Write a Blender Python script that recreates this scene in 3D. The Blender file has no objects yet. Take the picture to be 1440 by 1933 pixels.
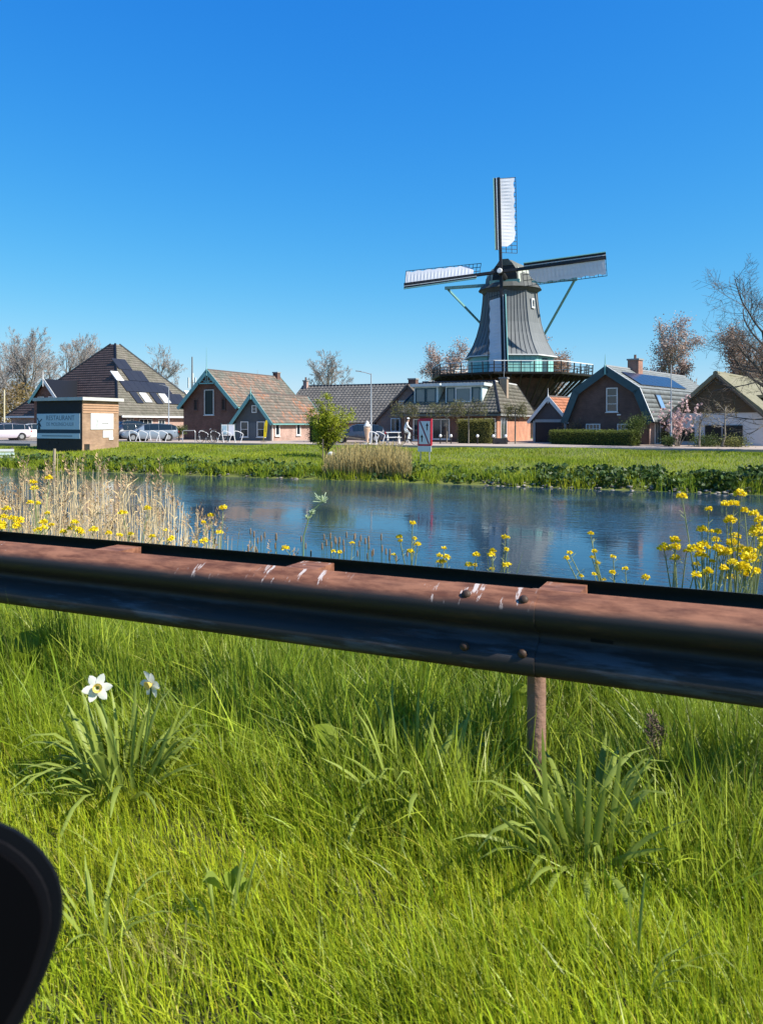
import bpy, math, random
import numpy as np
from mathutils import Vector, Matrix

# ------------------------------------------------------------------ camera, sky, sun, exposure
R = math.radians
SC = bpy.context.scene
COL = SC.collection
CAMZ = 1.3
TH = R(24.7)                       # the view is turned this far left of straight across the canal
CT, ST = math.cos(TH), math.sin(TH)
FPX = 1452.0

cam_d = bpy.data.cameras.new('camera')
cam = bpy.data.objects.new('camera', cam_d)
COL.objects.link(cam)
cam.location = (0, 0, CAMZ)
cam.rotation_euler = (R(90), 0, TH)
cam_d.sensor_fit = 'VERTICAL'
cam_d.sensor_height = 36
cam_d.lens = FPX / 1933 * 36
cam_d.shift_y = -166.5 / 1933
cam_d.clip_start = 0.05
cam_d.clip_end = 8000
cam_d.dof.use_dof = True
cam_d.dof.focus_distance = 30
cam_d.dof.aperture_fstop = 10
SC.camera = cam

SUN_ANG = R(65)                    # to the right of the direction back to the camera
SUN_EL = R(42)
sx_c, sy_c = math.sin(SUN_ANG), -math.cos(SUN_ANG)          # in camera axes (right, forward)
sun_h = Vector((CT * sx_c - ST * sy_c, ST * sx_c + CT * sy_c, 0))
to_sun = Vector((sun_h.x * math.cos(SUN_EL), sun_h.y * math.cos(SUN_EL), math.sin(SUN_EL)))

world = bpy.data.worlds.new('World')
SC.world = world
world.use_nodes = True
wn = world.node_tree
bg = wn.nodes['Background']
sky = wn.nodes.new('ShaderNodeTexSky')
sky.sky_type = 'NISHITA'
sky.sun_disc = False
sky.sun_elevation = SUN_EL
sky.sun_rotation = math.atan2(sun_h.x, sun_h.y)
sky.air_density = 1.0
sky.dust_density = 0.25
sky.ozone_density = 4.0
# the photograph's tone curve on the sky: deeper blue above, no burnt-out horizon
hs = wn.nodes.new('ShaderNodeHueSaturation')
hs.inputs['Saturation'].default_value = 1.2
hs.inputs['Hue'].default_value = .51
wn.links.new(sky.outputs[0], hs.inputs['Color'])
sep = wn.nodes.new('ShaderNodeSeparateColor'); comb = wn.nodes.new('ShaderNodeCombineColor')
wn.links.new(hs.outputs[0], sep.inputs[0])
def wmath(op, x, y):
    n = wn.nodes.new('ShaderNodeMath'); n.operation = op
    for i, v in enumerate((x, y)):
        if isinstance(v, (int, float)): n.inputs[i].default_value = v
        else: wn.links.new(v, n.inputs[i])
    return n.outputs[0]
for i, (gain, power, knee) in enumerate(((.69, 1.5, .5), (1.0, 1.0, .6), (2.83, 1.0, 2.31))):
    v = wmath('MULTIPLY', sep.outputs[i], .234)
    v = wmath('DIVIDE', wmath('MULTIPLY', wmath('POWER', v, power), gain), wmath('ADD', wmath('MULTIPLY', v, knee), 1.0))
    wn.links.new(wmath('MULTIPLY', v, 4.27), comb.inputs[i])
wn.links.new(comb.outputs[0], bg.inputs[0])
bg.inputs[1].default_value = 0.13

sun_d = bpy.data.lights.new('sun', 'SUN')
sun_d.energy = 4.9
sun_d.angle = R(0.53)
sun_d.color = (1.0, 0.95, 0.86)
sun = bpy.data.objects.new('sun', sun_d)
COL.objects.link(sun)
sun.rotation_euler = to_sun.to_track_quat('Z', 'Y').to_euler()

SC.view_settings.view_transform = 'Standard'
SC.view_settings.look = 'None'
SC.view_settings.exposure = 0.85
SC.view_settings.gamma = 1.0
SC.render.engine = 'CYCLES'
SC.cycles.use_denoising = True
SC.cycles.max_bounces = 8
SC.cycles.transparent_max_bounces = 8

# ------------------------------------------------------------------ placing
def cam2w(X, Y):
    return (CT * X - ST * Y, ST * X + CT * Y)

def AB(px, b):
    """x (along the canal) of the sight line px where it crosses the line y=b, and its depth"""
    t = (px - 720) / FPX
    d = b / (ST * t + CT)
    return d * (CT * t - ST), d

def W(px, py, d):
    X = (px - 720) / FPX * d
    x, y = cam2w(X, d)
    return Vector((x, y, CAMZ + (800 - py) / FPX * d))

# ------------------------------------------------------------------ ground profile
PROF = [(-60, -.05), (-2, 0), (3.4, 0), (5, -.28), (6.8, -.95), (7.8, -1.3), (10, -2.4), (27, -2.6),
        (29.4, -1.55), (30.2, -1.12), (31.5, -.86), (34, -.66), (42, -.40), (45.6, -.27), (47.3, -.225), (60, -.2), (130, -.2), (7000, -.2)]
PY = np.array([p[0] for p in PROF]); PZ = np.array([p[1] for p in PROF])
WATER_Z = -1.2

def gz(x, y):
    z = np.interp(y, PY, PZ)
    k = np.clip((y - 31) / 3, 0, 1) * np.clip((49 - y) / 3, 0, 1)
    z = z + k * (.07 * np.sin(x * .35 + 1.3) * np.sin(y * .5) + .05 * np.sin(x * .9 + y * .6))
    k2 = np.clip((y - .5) / 1, 0, 1) * np.clip((7 - y) / 2, 0, 1)
    z = z + k2 * (.02 * np.sin(x * 2.1 + y) + .02 * np.sin(x * 3.7 - y * 2.2))
    return z

def g(x, y):
    return float(gz(np.float64(x), np.float64(y)))

# ------------------------------------------------------------------ materials
MATS = {}
def hexc(r, gg, b):
    def f(c):
        c /= 255
        return c / 12.92 if c <= .04045 else ((c + .055) / 1.055) ** 2.4
    return (f(r), f(gg), f(b))

def mat(name, c, rough=.7, c2=None, scale=3.0, detail=5, bump=0, bscale=None, metal=0, spec=.35, tint=0, transl=0, coat=0, stretch=None, amount=.6):
    """colour c broken up by noise towards c2; tint multiplies by the mesh's own per-piece colour variation"""
    if name in MATS:
        return MATS[name]
    m = bpy.data.materials.new(name); m.use_nodes = True
    nt = m.node_tree; N = nt.nodes; L = nt.links
    p = N['Principled BSDF']
    p.inputs['Roughness'].default_value = rough
    p.inputs['Metallic'].default_value = metal
    p.inputs['Specular IOR Level'].default_value = spec
    if coat:
        p.inputs['Coat Weight'].default_value = coat
        p.inputs['Coat Roughness'].default_value = .05
    tc = N.new('ShaderNodeTexCoord')
    vec = tc.outputs['Object']
    if stretch:
        mp = N.new('ShaderNodeMapping'); mp.inputs['Scale'].default_value = stretch
        L.new(vec, mp.inputs[0]); vec = mp.outputs[0]
    nz = N.new('ShaderNodeTexNoise'); nz.inputs['Scale'].default_value = scale; nz.inputs['Detail'].default_value = detail
    nz.inputs['Roughness'].default_value = .65
    L.new(vec, nz.inputs[0])
    mx = N.new('ShaderNodeMix'); mx.data_type = 'RGBA'
    rp = N.new('ShaderNodeValToRGB')
    rp.color_ramp.elements[0].position = .5 - .25 / max(amount, .05) * .6
    rp.color_ramp.elements[1].position = .5 + .25 / max(amount, .05) * .6
    L.new(nz.outputs[0], rp.inputs[0]); L.new(rp.outputs[0], mx.inputs[0])
    c2 = c2 or tuple(x * .75 for x in c)
    mx.inputs[6].default_value = (*c, 1); mx.inputs[7].default_value = (*c2, 1)
    col = mx.outputs[2]
    if tint:
        at = N.new('ShaderNodeAttribute'); at.attribute_name = 'tint'
        mm = N.new('ShaderNodeMix'); mm.data_type = 'RGBA'; mm.blend_type = 'MULTIPLY'; mm.inputs[0].default_value = 1
        L.new(col, mm.inputs[6]); L.new(at.outputs['Color'], mm.inputs[7]); col = mm.outputs[2]
    L.new(col, p.inputs['Base Color'])
    if bump:
        nb = N.new('ShaderNodeTexNoise'); nb.inputs['Scale'].default_value = bscale or scale * 6; nb.inputs['Detail'].default_value = 4
        L.new(vec, nb.inputs[0])
        bp = N.new('ShaderNodeBump'); bp.inputs['Strength'].default_value = bump; bp.inputs['Distance'].default_value = .02
        L.new(nb.outputs[0], bp.inputs['Height']); L.new(bp.outputs[0], p.inputs['Normal'])
    if transl:
        out = N['Material Output']
        tr = N.new('ShaderNodeBsdfTranslucent'); L.new(col, tr.inputs[0])
        ms = N.new('ShaderNodeMixShader'); ms.inputs[0].default_value = transl
        L.new(p.outputs[0], ms.inputs[1]); L.new(tr.outputs[0], ms.inputs[2]); L.new(ms.outputs[0], out.inputs[0])
    MATS[name] = m
    return m

def brick_mat(name, c1, c2, mortar, wear=.5):
    if name in MATS:
        return MATS[name]
    m = bpy.data.materials.new(name); m.use_nodes = True
    nt = m.node_tree; N = nt.nodes; L = nt.links
    p = N['Principled BSDF']; p.inputs['Roughness'].default_value = .85; p.inputs['Specular IOR Level'].default_value = .2
    tc = N.new('ShaderNodeTexCoord'); sp = N.new('ShaderNodeSeparateXYZ'); L.new(tc.outputs['Object'], sp.inputs[0])
    ad = N.new('ShaderNodeMath'); ad.operation = 'ADD'; L.new(sp.outputs[0], ad.inputs[0]); L.new(sp.outputs[1], ad.inputs[1])
    cb = N.new('ShaderNodeCombineXYZ'); L.new(ad.outputs[0], cb.inputs[0]); L.new(sp.outputs[2], cb.inputs[1])
    bk = N.new('ShaderNodeTexBrick'); L.new(cb.outputs[0], bk.inputs[0])
    bk.inputs['Scale'].default_value = 1; bk.inputs['Brick Width'].default_value = .21; bk.inputs['Row Height'].default_value = .065
    bk.inputs['Mortar Size'].default_value = .006
    bk.inputs['Color1'].default_value = (*c1, 1); bk.inputs['Color2'].default_value = (*c2, 1); bk.inputs['Mortar'].default_value = (*mortar, 1)
    nz = N.new('ShaderNodeTexNoise'); nz.inputs['Scale'].default_value = 1.3; nz.inputs['Detail'].default_value = 7; L.new(tc.outputs['Object'], nz.inputs[0])
    mr = N.new('ShaderNodeMapRange'); mr.inputs[1].default_value = .3; mr.inputs[2].default_value = .7
    mr.inputs[3].default_value = 1 - wear * .5; mr.inputs[4].default_value = 1.15; L.new(nz.outputs[0], mr.inputs[0])
    mm = N.new('ShaderNodeMix'); mm.data_type = 'RGBA'; mm.blend_type = 'MULTIPLY'; mm.inputs[0].default_value = 1
    L.new(bk.outputs[0], mm.inputs[6]); L.new(mr.outputs[0], mm.inputs[7]); L.new(mm.outputs[2], p.inputs['Base Color'])
    bp = N.new('ShaderNodeBump'); bp.inputs['Strength'].default_value = .5; bp.inputs['Distance'].default_value = .01; bp.invert = True
    L.new(bk.outputs['Fac'], bp.inputs['Height']); L.new(bp.outputs[0], p.inputs['Normal'])
    MATS[name] = m
    return m

def glass_mat(name, c=(.02, .03, .04), rough=.05):
    return mat(name, c, rough, spec=.8, c2=tuple(x * .6 for x in c), scale=1.2)

M_WHITE = mat('white_paint', (.74, .74, .72), .5, (.6, .6, .57), 2)
M_TEAL = mat('teal_paint', (.20, .42, .40), .5, (.13, .32, .31), 2)
M_MINT = mat('mint_paint', (.26, .52, .48), .5, (.18, .42, .39), 1.5)
M_DTEAL = mat('dark_teal_paint', (.035, .085, .10), .5, (.02, .055, .07), 2)
M_BLACK = mat('black_tar', (.014, .014, .016), .6, (.025, .024, .024), 3)
M_GLASS = glass_mat('window_glass')
M_SKYGLASS = glass_mat('roof_window_glass', (.05, .07, .1), .03)
M_STEEL = mat('galvanised_steel', (.42, .43, .44), .45, (.33, .34, .35), 6, metal=.5)
M_GREYWOOD = mat('weathered_wood', (.16, .13, .10), .85, (.08, .065, .05), 5, bump=.3)
M_BARK = mat('pale_bark', (.24, .21, .17), .9, (.13, .115, .09), 4, bump=.4)
M_DBARK = mat('dark_bark', (.085, .072, .06), .9, (.045, .04, .034), 4, bump=.4)
M_TWIG = mat('grey_twigs', (.30, .265, .24), .9, (.22, .195, .17), .8)
M_GREENMETAL = mat('green_stem', (.10, .16, .03), .6, (.07, .12, .02), 8, transl=.2)

# ------------------------------------------------------------------ mesh building
def link(o, parent=None):
    COL.objects.link(o)
    if parent is not None:
        o.parent = parent
    return o

def tag(o, label=None, cat=None, group=None, kind=None):
    if label: o['label'] = label
    if cat: o['category'] = cat
    if group: o['group'] = group
    if kind: o['kind'] = kind
    return o

def thing(name, label, cat, loc=(0, 0, 0), rz=0, group=None):
    o = bpy.data.objects.new(name, None)
    o.empty_display_size = .2
    link(o); o.location = loc; o.rotation_euler = (0, 0, rz)
    return tag(o, label, cat, group)

class MB:
    def __init__(s):
        s.v = []; s.f = []
    def add(s, vs, fs):
        n = len(s.v); s.v.extend([tuple(v) for v in vs]); s.f.extend([tuple(i + n for i in f) for f in fs]); return s
    def box(s, x0, x1, y0, y1, z0, z1):
        return s.add([(x0, y0, z0), (x1, y0, z0), (x1, y1, z0), (x0, y1, z0), (x0, y0, z1), (x1, y0, z1), (x1, y1, z1), (x0, y1, z1)],
                     [(0, 3, 2, 1), (4, 5, 6, 7), (0, 1, 5, 4), (1, 2, 6, 5), (2, 3, 7, 6), (3, 0, 4, 7)])
    def bar(s, p, q, w, h=None, up=(0, 0, 1)):
        h = h or w
        p = Vector(p); q = Vector(q); d = (q - p).normalized(); u = Vector(up)
        if abs(d.dot(u)) > .98: u = Vector((1, 0, 0))
        a = d.cross(u).normalized() * w / 2; b = a.cross(d).normalized() * h / 2
        vs = [p - a - b, p + a - b, p + a + b, p - a + b, q - a - b, q + a - b, q + a + b, q - a + b]
        return s.add(vs, [(0, 1, 2, 3), (7, 6, 5, 4), (1, 0, 4, 5), (2, 1, 5, 6), (3, 2, 6, 7), (0, 3, 7, 4)])
    def prism(s, poly, off):
        """planar polygon poly (3-D points) thickened by vector off"""
        n = len(poly); off = Vector(off); a = [Vector(p) for p in poly]; b = [p + off for p in a]
        return s.add(a + b, [tuple(range(n)), tuple(reversed(range(n, 2 * n)))] + [(i, i + n, (i + 1) % n + n, (i + 1) % n) for i in range(n)])
    def tube(s, pts, rad, n=6, cap=True):
        pts = [Vector(p) for p in pts]
        if not isinstance(rad, (list, tuple)): rad = [rad] * len(pts)
        base = len(s.v); prev = None
        for i, p in enumerate(pts):
            d = (pts[min(i + 1, len(pts) - 1)] - pts[max(i - 1, 0)]).normalized()
            if prev is None:
                u = Vector((0, 0, 1)) if abs(d.z) < .9 else Vector((1, 0, 0))
                u = (u - d * u.dot(d)).normalized()
            else:
                u = prev - d * prev.dot(d)
                u = u.normalized() if u.length > 1e-5 else d.orthogonal().normalized()
            prev = u; w = d.cross(u)
            for k in range(n):
                a = 2 * math.pi * k / n
                s.v.append(tuple(p + (u * math.cos(a) + w * math.sin(a)) * rad[i]))
        for i in range(len(pts) - 1):
            for k in range(n):
                a = base + i * n + k; b = base + i * n + (k + 1) % n
                s.f.append((a, b, b + n, a + n))
        if cap:
            s.f.append(tuple(base + k for k in reversed(range(n))))
            e = base + (len(pts) - 1) * n
            s.f.append(tuple(e + k for k in range(n)))
        return s
    def lathe(s, prof, n=16, c=(0, 0, 0), phase=0):
        base = len(s.v)
        for r, z in prof:
            for k in range(n):
                a = 2 * math.pi * k / n + phase
                s.v.append((c[0] + r * math.cos(a), c[1] + r * math.sin(a), c[2] + z))
        m = len(prof)
        for i in range(m - 1):
            for k in range(n):
                a = base + i * n + k; b = base + i * n + (k + 1) % n
                s.f.append((a, b, b + n, a + n))
        s.f.append(tuple(base + k for k in reversed(range(n))))
        s.f.append(tuple(base + (m - 1) * n + k for k in range(n)))
        return s
    def rings(s, rings, cap=True):
        base = len(s.v); n = len(rings[0])
        for r in rings: s.v.extend([tuple(p) for p in r])
        for i in range(len(rings) - 1):
            for k in range(n):
                a = base + i * n + k; b = base + i * n + (k + 1) % n
                s.f.append((a, b, b + n, a + n))
        if cap:
            s.f.append(tuple(base + k for k in reversed(range(n))))
            s.f.append(tuple(base + (len(rings) - 1) * n + k for k in range(n)))
        return s
    def build(s, name, m, parent=None, smooth=False, loc=None, kind=None):
        me = bpy.data.meshes.new(name)
        me.from_pydata(s.v, [], s.f)
        me.materials.append(m)
        me.update()
        if smooth:
            me.polygons.foreach_set('use_smooth', [True] * len(me.polygons))
            if len(me.polygons) < 4000: me.set_sharp_from_angle(angle=R(50))
        o = bpy.data.objects.new(name, me); link(o, parent)
        if loc: o.location = loc
        if kind: o['kind'] = kind
        return o

def np_mesh(name, V, F, m, parent=None, tint=None, kind=None, smooth=False):
    """V (n,3); F list of (k,4) or (k,3) index arrays; tint (n,3) per vertex"""
    me = bpy.data.meshes.new(name)
    V = np.asarray(V, dtype=np.float32)
    loops = np.concatenate([f.reshape(-1) for f in F]).astype(np.int32)
    tot = np.concatenate([np.full(len(f), f.shape[1], dtype=np.int32) for f in F])
    start = np.concatenate([[0], np.cumsum(tot)[:-1]]).astype(np.int32)
    me.vertices.add(len(V)); me.vertices.foreach_set('co', V.ravel())
    me.loops.add(len(loops)); me.loops.foreach_set('vertex_index', loops)
    me.polygons.add(len(tot)); me.polygons.foreach_set('loop_start', start)
    if smooth: me.polygons.foreach_set('use_smooth', np.ones(len(tot), dtype=bool))
    me.update(calc_edges=True)
    if tint is not None:
        at = me.attributes.new('tint', 'FLOAT_COLOR', 'POINT')
        c = np.ones((len(V), 4), dtype=np.float32); c[:, :3] = tint
        at.data.foreach_set('color', c.ravel())
    me.materials.append(m)
    o = bpy.data.objects.new(name, me); link(o, parent)
    if kind: o['kind'] = kind
    return o

def leaves(name, P, size, m, parent=None, seed=0, aspect=.55, up=.3, kind=None, tvar=.35, hue=None):
    """one small folded face pair per point of P, turned at random"""
    rg = np.random.default_rng(seed); P = np.asarray(P); n = len(P)
    d = rg.normal(size=(n, 3)); d[:, 2] = d[:, 2] * .7 + up; d /= np.linalg.norm(d, axis=1)[:, None]
    e = rg.normal(size=(n, 3)); w = np.cross(d, e); w /= np.linalg.norm(w, axis=1)[:, None] + 1e-6
    nn = np.cross(d, w)
    s = (size * rg.uniform(.6, 1.3, n))[:, None]
    V = np.stack([P - d * s * .5, P + w * s * aspect * .5 + nn * s * .08, P + d * s * .5, P - w * s * aspect * .5 + nn * s * .08], 1).reshape(-1, 3)
    i = np.arange(n)[:, None] * 4
    F = np.concatenate([i + np.array([0, 1, 2]), i + np.array([0, 2, 3])])
    t = rg.uniform(1 - tvar, 1 + tvar, n)[:, None] * np.ones((1, 3))
    if hue is not None:
        k = rg.random(n)[:, None]; t = t * (k * np.array(hue) + (1 - k))
    return np_mesh(name, V, [F], m, parent, np.repeat(t, 4, 0), kind)

def tiles(name, O, U, Vv, poly, m, parent, tw=.26, th=.34, amp=.03, seed=0, var=.25, spots=None, kind='stuff'):
    """single roof tiles laid in rows over the convex polygon poly given in (u,v) metres"""
    rg = np.random.default_rng(seed)
    O = np.array(O); U = np.array(U) / np.linalg.norm(U); Vv = np.array(Vv) / np.linalg.norm(Vv); Nn = np.cross(U, Vv)
    if Nn[2] < 0: Nn = -Nn
    poly = np.array(poly); VV = []; FF = []; TT = []; n0 = 0
    v = poly[:, 1].min(); vmax = poly[:, 1].max(); row = 0
    prof = [(0, .25), (.3, 1), (.62, .15), (1, .2)]
    def span(vq):
        xs = []
        for k in range(len(poly)):
            p, q = poly[k], poly[(k + 1) % len(poly)]
            if (p[1] - vq) * (q[1] - vq) <= 0 and p[1] != q[1]:
                xs.append(p[0] + (vq - p[1]) / (q[1] - p[1]) * (q[0] - p[0]))
        return (min(xs), max(xs)) if len(xs) > 1 else None
    while v < vmax - .05:
        v2 = min(v + th, vmax)
        s0 = span(v + 1e-4); s1 = span(v2 - 1e-4)
        if s0 and s1:
            k0 = math.floor(min(s0[0], s1[0]) / tw); k1 = math.ceil(max(s0[1], s1[1]) / tw)
            for k in range(k0, k1):
                a0, a1 = k * tw, (k + 1) * tw
                lo = max(a0, s0[0]); hi = min(a1, s0[1]); lo2 = max(a0, s1[0]); hi2 = min(a1, s1[1])
                if hi - lo < .02 and hi2 - lo2 < .02: continue
                hi = max(hi, lo); hi2 = max(hi2, lo2)
                lift = rg.uniform(-.004, .006)
                for (fr, hh) in prof:
                    u0 = lo + (hi - lo) * fr; u1 = lo2 + (hi2 - lo2) * fr
                    VV.append(O + U * u0 + Vv * v + Nn * 0)
                    VV.append(O + U * u0 + Vv * (v - .02) + Nn * (.022 + amp * hh + lift))
                    VV.append(O + U * u1 + Vv * (v2 + .02) + Nn * (.004 + amp * hh))
                for q in range(3):
                    b = n0 + q * 3
                    FF.append((b + 1, b + 4, b + 5, b + 2)); FF.append((b, b + 3, b + 4, b + 1))
                t = np.array([1, 1, 1]) * rg.uniform(1 - var, 1 + var)
                if spots is not None:
                    c = O + U * (lo + hi) / 2 + Vv * v
                    w = math.sin(c[1] * .9 + 1) * math.sin(c[2] * 1.7 + c[1] * .5) + rg.normal() * .55
                    t = t * (np.array(spots[1]) if w > .62 else np.array(spots[0]) if w < -.3 else 1)
                TT.extend([t] * 12); n0 += 12
        v = v2; row += 1
    return np_mesh(name, VV, [np.array(FF)], m, parent, np.array(TT), kind)

def copy_tree(o, parent=None):
    c = o.copy(); COL.objects.link(c); c.parent = parent
    for ch in o.children: copy_tree(ch, c)
    return c

def text(body, size, m, parent, loc, rot, name='lettering', sx=1.0, extrude=.004):
    cu = bpy.data.curves.new(name, 'FONT'); cu.body = body; cu.size = size; cu.align_x = 'CENTER'; cu.align_y = 'CENTER'
    cu.extrude = extrude; cu.materials.append(m)
    t = bpy.data.objects.new('tmp', cu); COL.objects.link(t)
    me = bpy.data.meshes.new_from_object(t.evaluated_get(bpy.context.evaluated_depsgraph_get()))
    bpy.data.objects.remove(t); me.name = name
    o = bpy.data.objects.new(name, me); link(o, parent); o.location = loc; o.rotation_euler = rot; o.scale = (sx, 1, 1)
    return o

# ================================================================== SETTING
def ground():
    ys = np.concatenate([np.linspace(-60, -3, 8), np.arange(-2, 8, .2), np.arange(8, 28, 2), np.arange(28, 52, .4), [53, 56, 60, 70, 85, 100, 130, 200, 400, 800, 1800, 4000, 7000]])
    xs = np.concatenate([[-6000, -3000, -1500, -700, -350, -200, -140], np.arange(-110, -12, 1.0), np.arange(-12, 8, .25), np.arange(8, 40, 2), [45, 60, 90, 150, 300, 700, 1500, 3000, 6000]])
    X, Y = np.meshgrid(xs, ys); Z = gz(X, Y)
    V = np.stack([X, Y, Z], -1).reshape(-1, 3); nx = len(xs); ny = len(ys)
    i = (np.arange(ny - 1)[:, None] * nx + np.arange(nx - 1)[None]).reshape(-1, 1)
    F = i + np.array([0, 1, nx + 1, nx])
    m = mat('turf_soil', (.12, .155, .02), .95, (.13, .13, .03), .35, 8, bump=.6, bscale=9)
    N = m.node_tree.nodes; L = m.node_tree.links
    sp = N.new('ShaderNodeSeparateXYZ'); L.new(N['Texture Coordinate'].outputs['Object'], sp.inputs[0])
    mr = N.new('ShaderNodeMapRange'); mr.inputs[1].default_value = 9; mr.inputs[2].default_value = 26; L.new(sp.outputs[1], mr.inputs[0])
    mx = N.new('ShaderNodeMix'); mx.data_type = 'RGBA'; mx.inputs[6].default_value = (.045, .045, .02, 1)
    p = N['Principled BSDF']; L.new(p.inputs['Base Color'].links[0].from_socket, mx.inputs[7]); L.new(mr.outputs[0], mx.inputs[0]); L.new(mx.outputs[2], p.inputs['Base Color'])
    o = np_mesh('ground', V, [F], m, smooth=True, kind='structure')
    return o
ground()

def water():
    m = bpy.data.materials.new('canal_water'); m.use_nodes = True
    nt = m.node_tree; N = nt.nodes; L = nt.links; p = N['Principled BSDF']
    p.inputs['Base Color'].default_value = (.018, .04, .062, 1)
    p.inputs['Roughness'].default_value = .035; p.inputs['IOR'].default_value = 1.33; p.inputs['Specular IOR Level'].default_value = .5
    tc = N.new('ShaderNodeTexCoord')
    def nz(scale, st, det=3):
        mp = N.new('ShaderNodeMapping'); mp.inputs['Scale'].default_value = st; L.new(tc.outputs['Object'], mp.inputs[0])
        n = N.new('ShaderNodeTexNoise'); n.inputs['Scale'].default_value = scale; n.inputs['Detail'].default_value = det; n.inputs['Roughness'].default_value = .55
        L.new(mp.outputs[0], n.inputs[0]); return n
    a = nz(3.2, (.5, 1.6, 1)); b = nz(14, (.6, 1.4, 1), 2); c = nz(.11, (.5, 1.6, 1), 2)
    rp = N.new('ShaderNodeMapRange'); rp.inputs[1].default_value = .40; rp.inputs[2].default_value = .62; rp.inputs[3].default_value = .12; rp.inputs[4].default_value = 1.1
    L.new(c.outputs[0], rp.inputs[0])
    mu = N.new('ShaderNodeMath'); mu.operation = 'MULTIPLY'; mu.inputs[1].default_value = .22; L.new(b.outputs[0], mu.inputs[0])
    ad = N.new('ShaderNodeMath'); ad.operation = 'ADD'; L.new(a.outputs[0], ad.inputs[0]); L.new(mu.outputs[0], ad.inputs[1])
    m2 = N.new('ShaderNodeMath'); m2.operation = 'MULTIPLY'; L.new(ad.outputs[0], m2.inputs[0]); L.new(rp.outputs[0], m2.inputs[1])
    bp = N.new('ShaderNodeBump'); bp.inputs['Strength'].default_value = .5; bp.inputs['Distance'].default_value = .034
    L.new(m2.outputs[0], bp.inputs['Height']); L.new(bp.outputs[0], p.inputs['Normal'])
    mb = MB(); mb.add([(-3000, 6.5, WATER_Z), (3000, 6.5, WATER_Z), (3000, 30.6, WATER_Z), (-3000, 30.6, WATER_Z)], [(0, 1, 2, 3)])
    mb.build('canal_water', m, kind='structure')
water()

def road():
    m = mat('road_paving', (.44, .355, .285), .9, (.36, .29, .235), 1.2, 8, bump=.2)
    mb = MB().box(-900, 600, 47.6, 55.2, -.4, -.165); mb.build('road', m, kind='structure')
    MB().box(-900, 600, 47.42, 47.596, -.5, -.13).build('kerb', mat('kerb_concrete', (.42, .35, .29), .9, (.33, .28, .23), 2), kind='structure')
    m2 = mat('brick_paving', (.40, .31, .245), .9, (.31, .24, .19), 1.0, 8, bump=.2)
    MB().box(-90, 14, 55.204, 75, -.4, -.16).build('forecourt_pavement', m2, kind='structure')
    MB().box(-110, -48, 41.4, 47.4, -.6, -.19).build('parking_pavement', mat('parking_asphalt', (.16, .155, .15), .9, (.12, .12, .12), 1), kind='structure')
road()

# ------------------------------------------------------------------ grass
M_GRASS = mat('grass_blades', (.55, .58, .03), .42, (.40, .48, .02), .8, 4, tint=1, transl=.5, spec=.4)
M_BANKGRASS = mat('bank_grass_blades', (.34, .39, .022), .6, (.15, .25, .018), .22, 5, tint=1, transl=.4, spec=.2)

def blades(name, X, Y, H, Wd, m, seed, lean=.35, segs=3, tint=None, bend=.5, dirn=None):
    rg = np.random.default_rng(seed); n = len(X)
    Z = gz(X, Y) - .01
    ang = rg.uniform(0, 2 * np.pi, n)
    la = ang if dirn is None else dirn + rg.normal(0, .9, n)
    ln = np.abs(rg.normal(0, lean, n)) + .05
    lx, ly = np.cos(la) * ln, np.sin(la) * ln
    cv = rg.uniform(.2, 1, n) * bend
    wa = rg.uniform(0, np.pi, n); wx, wy = np.cos(wa), np.sin(wa)
    VV = []
    for s in range(segs):
        t = s / segs
        dx = lx * H * (t + cv * t * t); dy = ly * H * (t + cv * t * t); dz = H * (t - .35 * ln * t * t)
        w = Wd * (1 - .55 * t) * .5
        VV.append(np.stack([X + dx - wx * w, Y + dy - wy * w, Z + dz], 1)); VV.append(np.stack([X + dx + wx * w, Y + dy + wy * w, Z + dz], 1))
    dx = lx * H * (1 + cv); dy = ly * H * (1 + cv)
    VV.append(np.stack([X + dx, Y + dy, Z + H * (1 - .35 * ln)], 1))
    k = 2 * segs + 1
    V = np.stack(VV, 1).reshape(-1, 3)
    i = np.arange(n)[:, None] * k; F = []
    for s in range(segs - 1): F.append(i + np.array([2 * s, 2 * s + 1, 2 * s + 3, 2 * s + 2]))
    F.append(i + np.array([2 * segs - 2, 2 * segs - 1, 2 * segs]))
    if tint is None:
        tv = rg.uniform(.7, 1.25, n)[:, None]; yel = rg.random(n)[:, None] ** 3
        tint = tv * (np.array([1, 1, 1]) + yel * np.array([.45, .12, .3]))
    return np_mesh(name, V, F, m, None, np.repeat(tint, k, 0), 'stuff')

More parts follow.
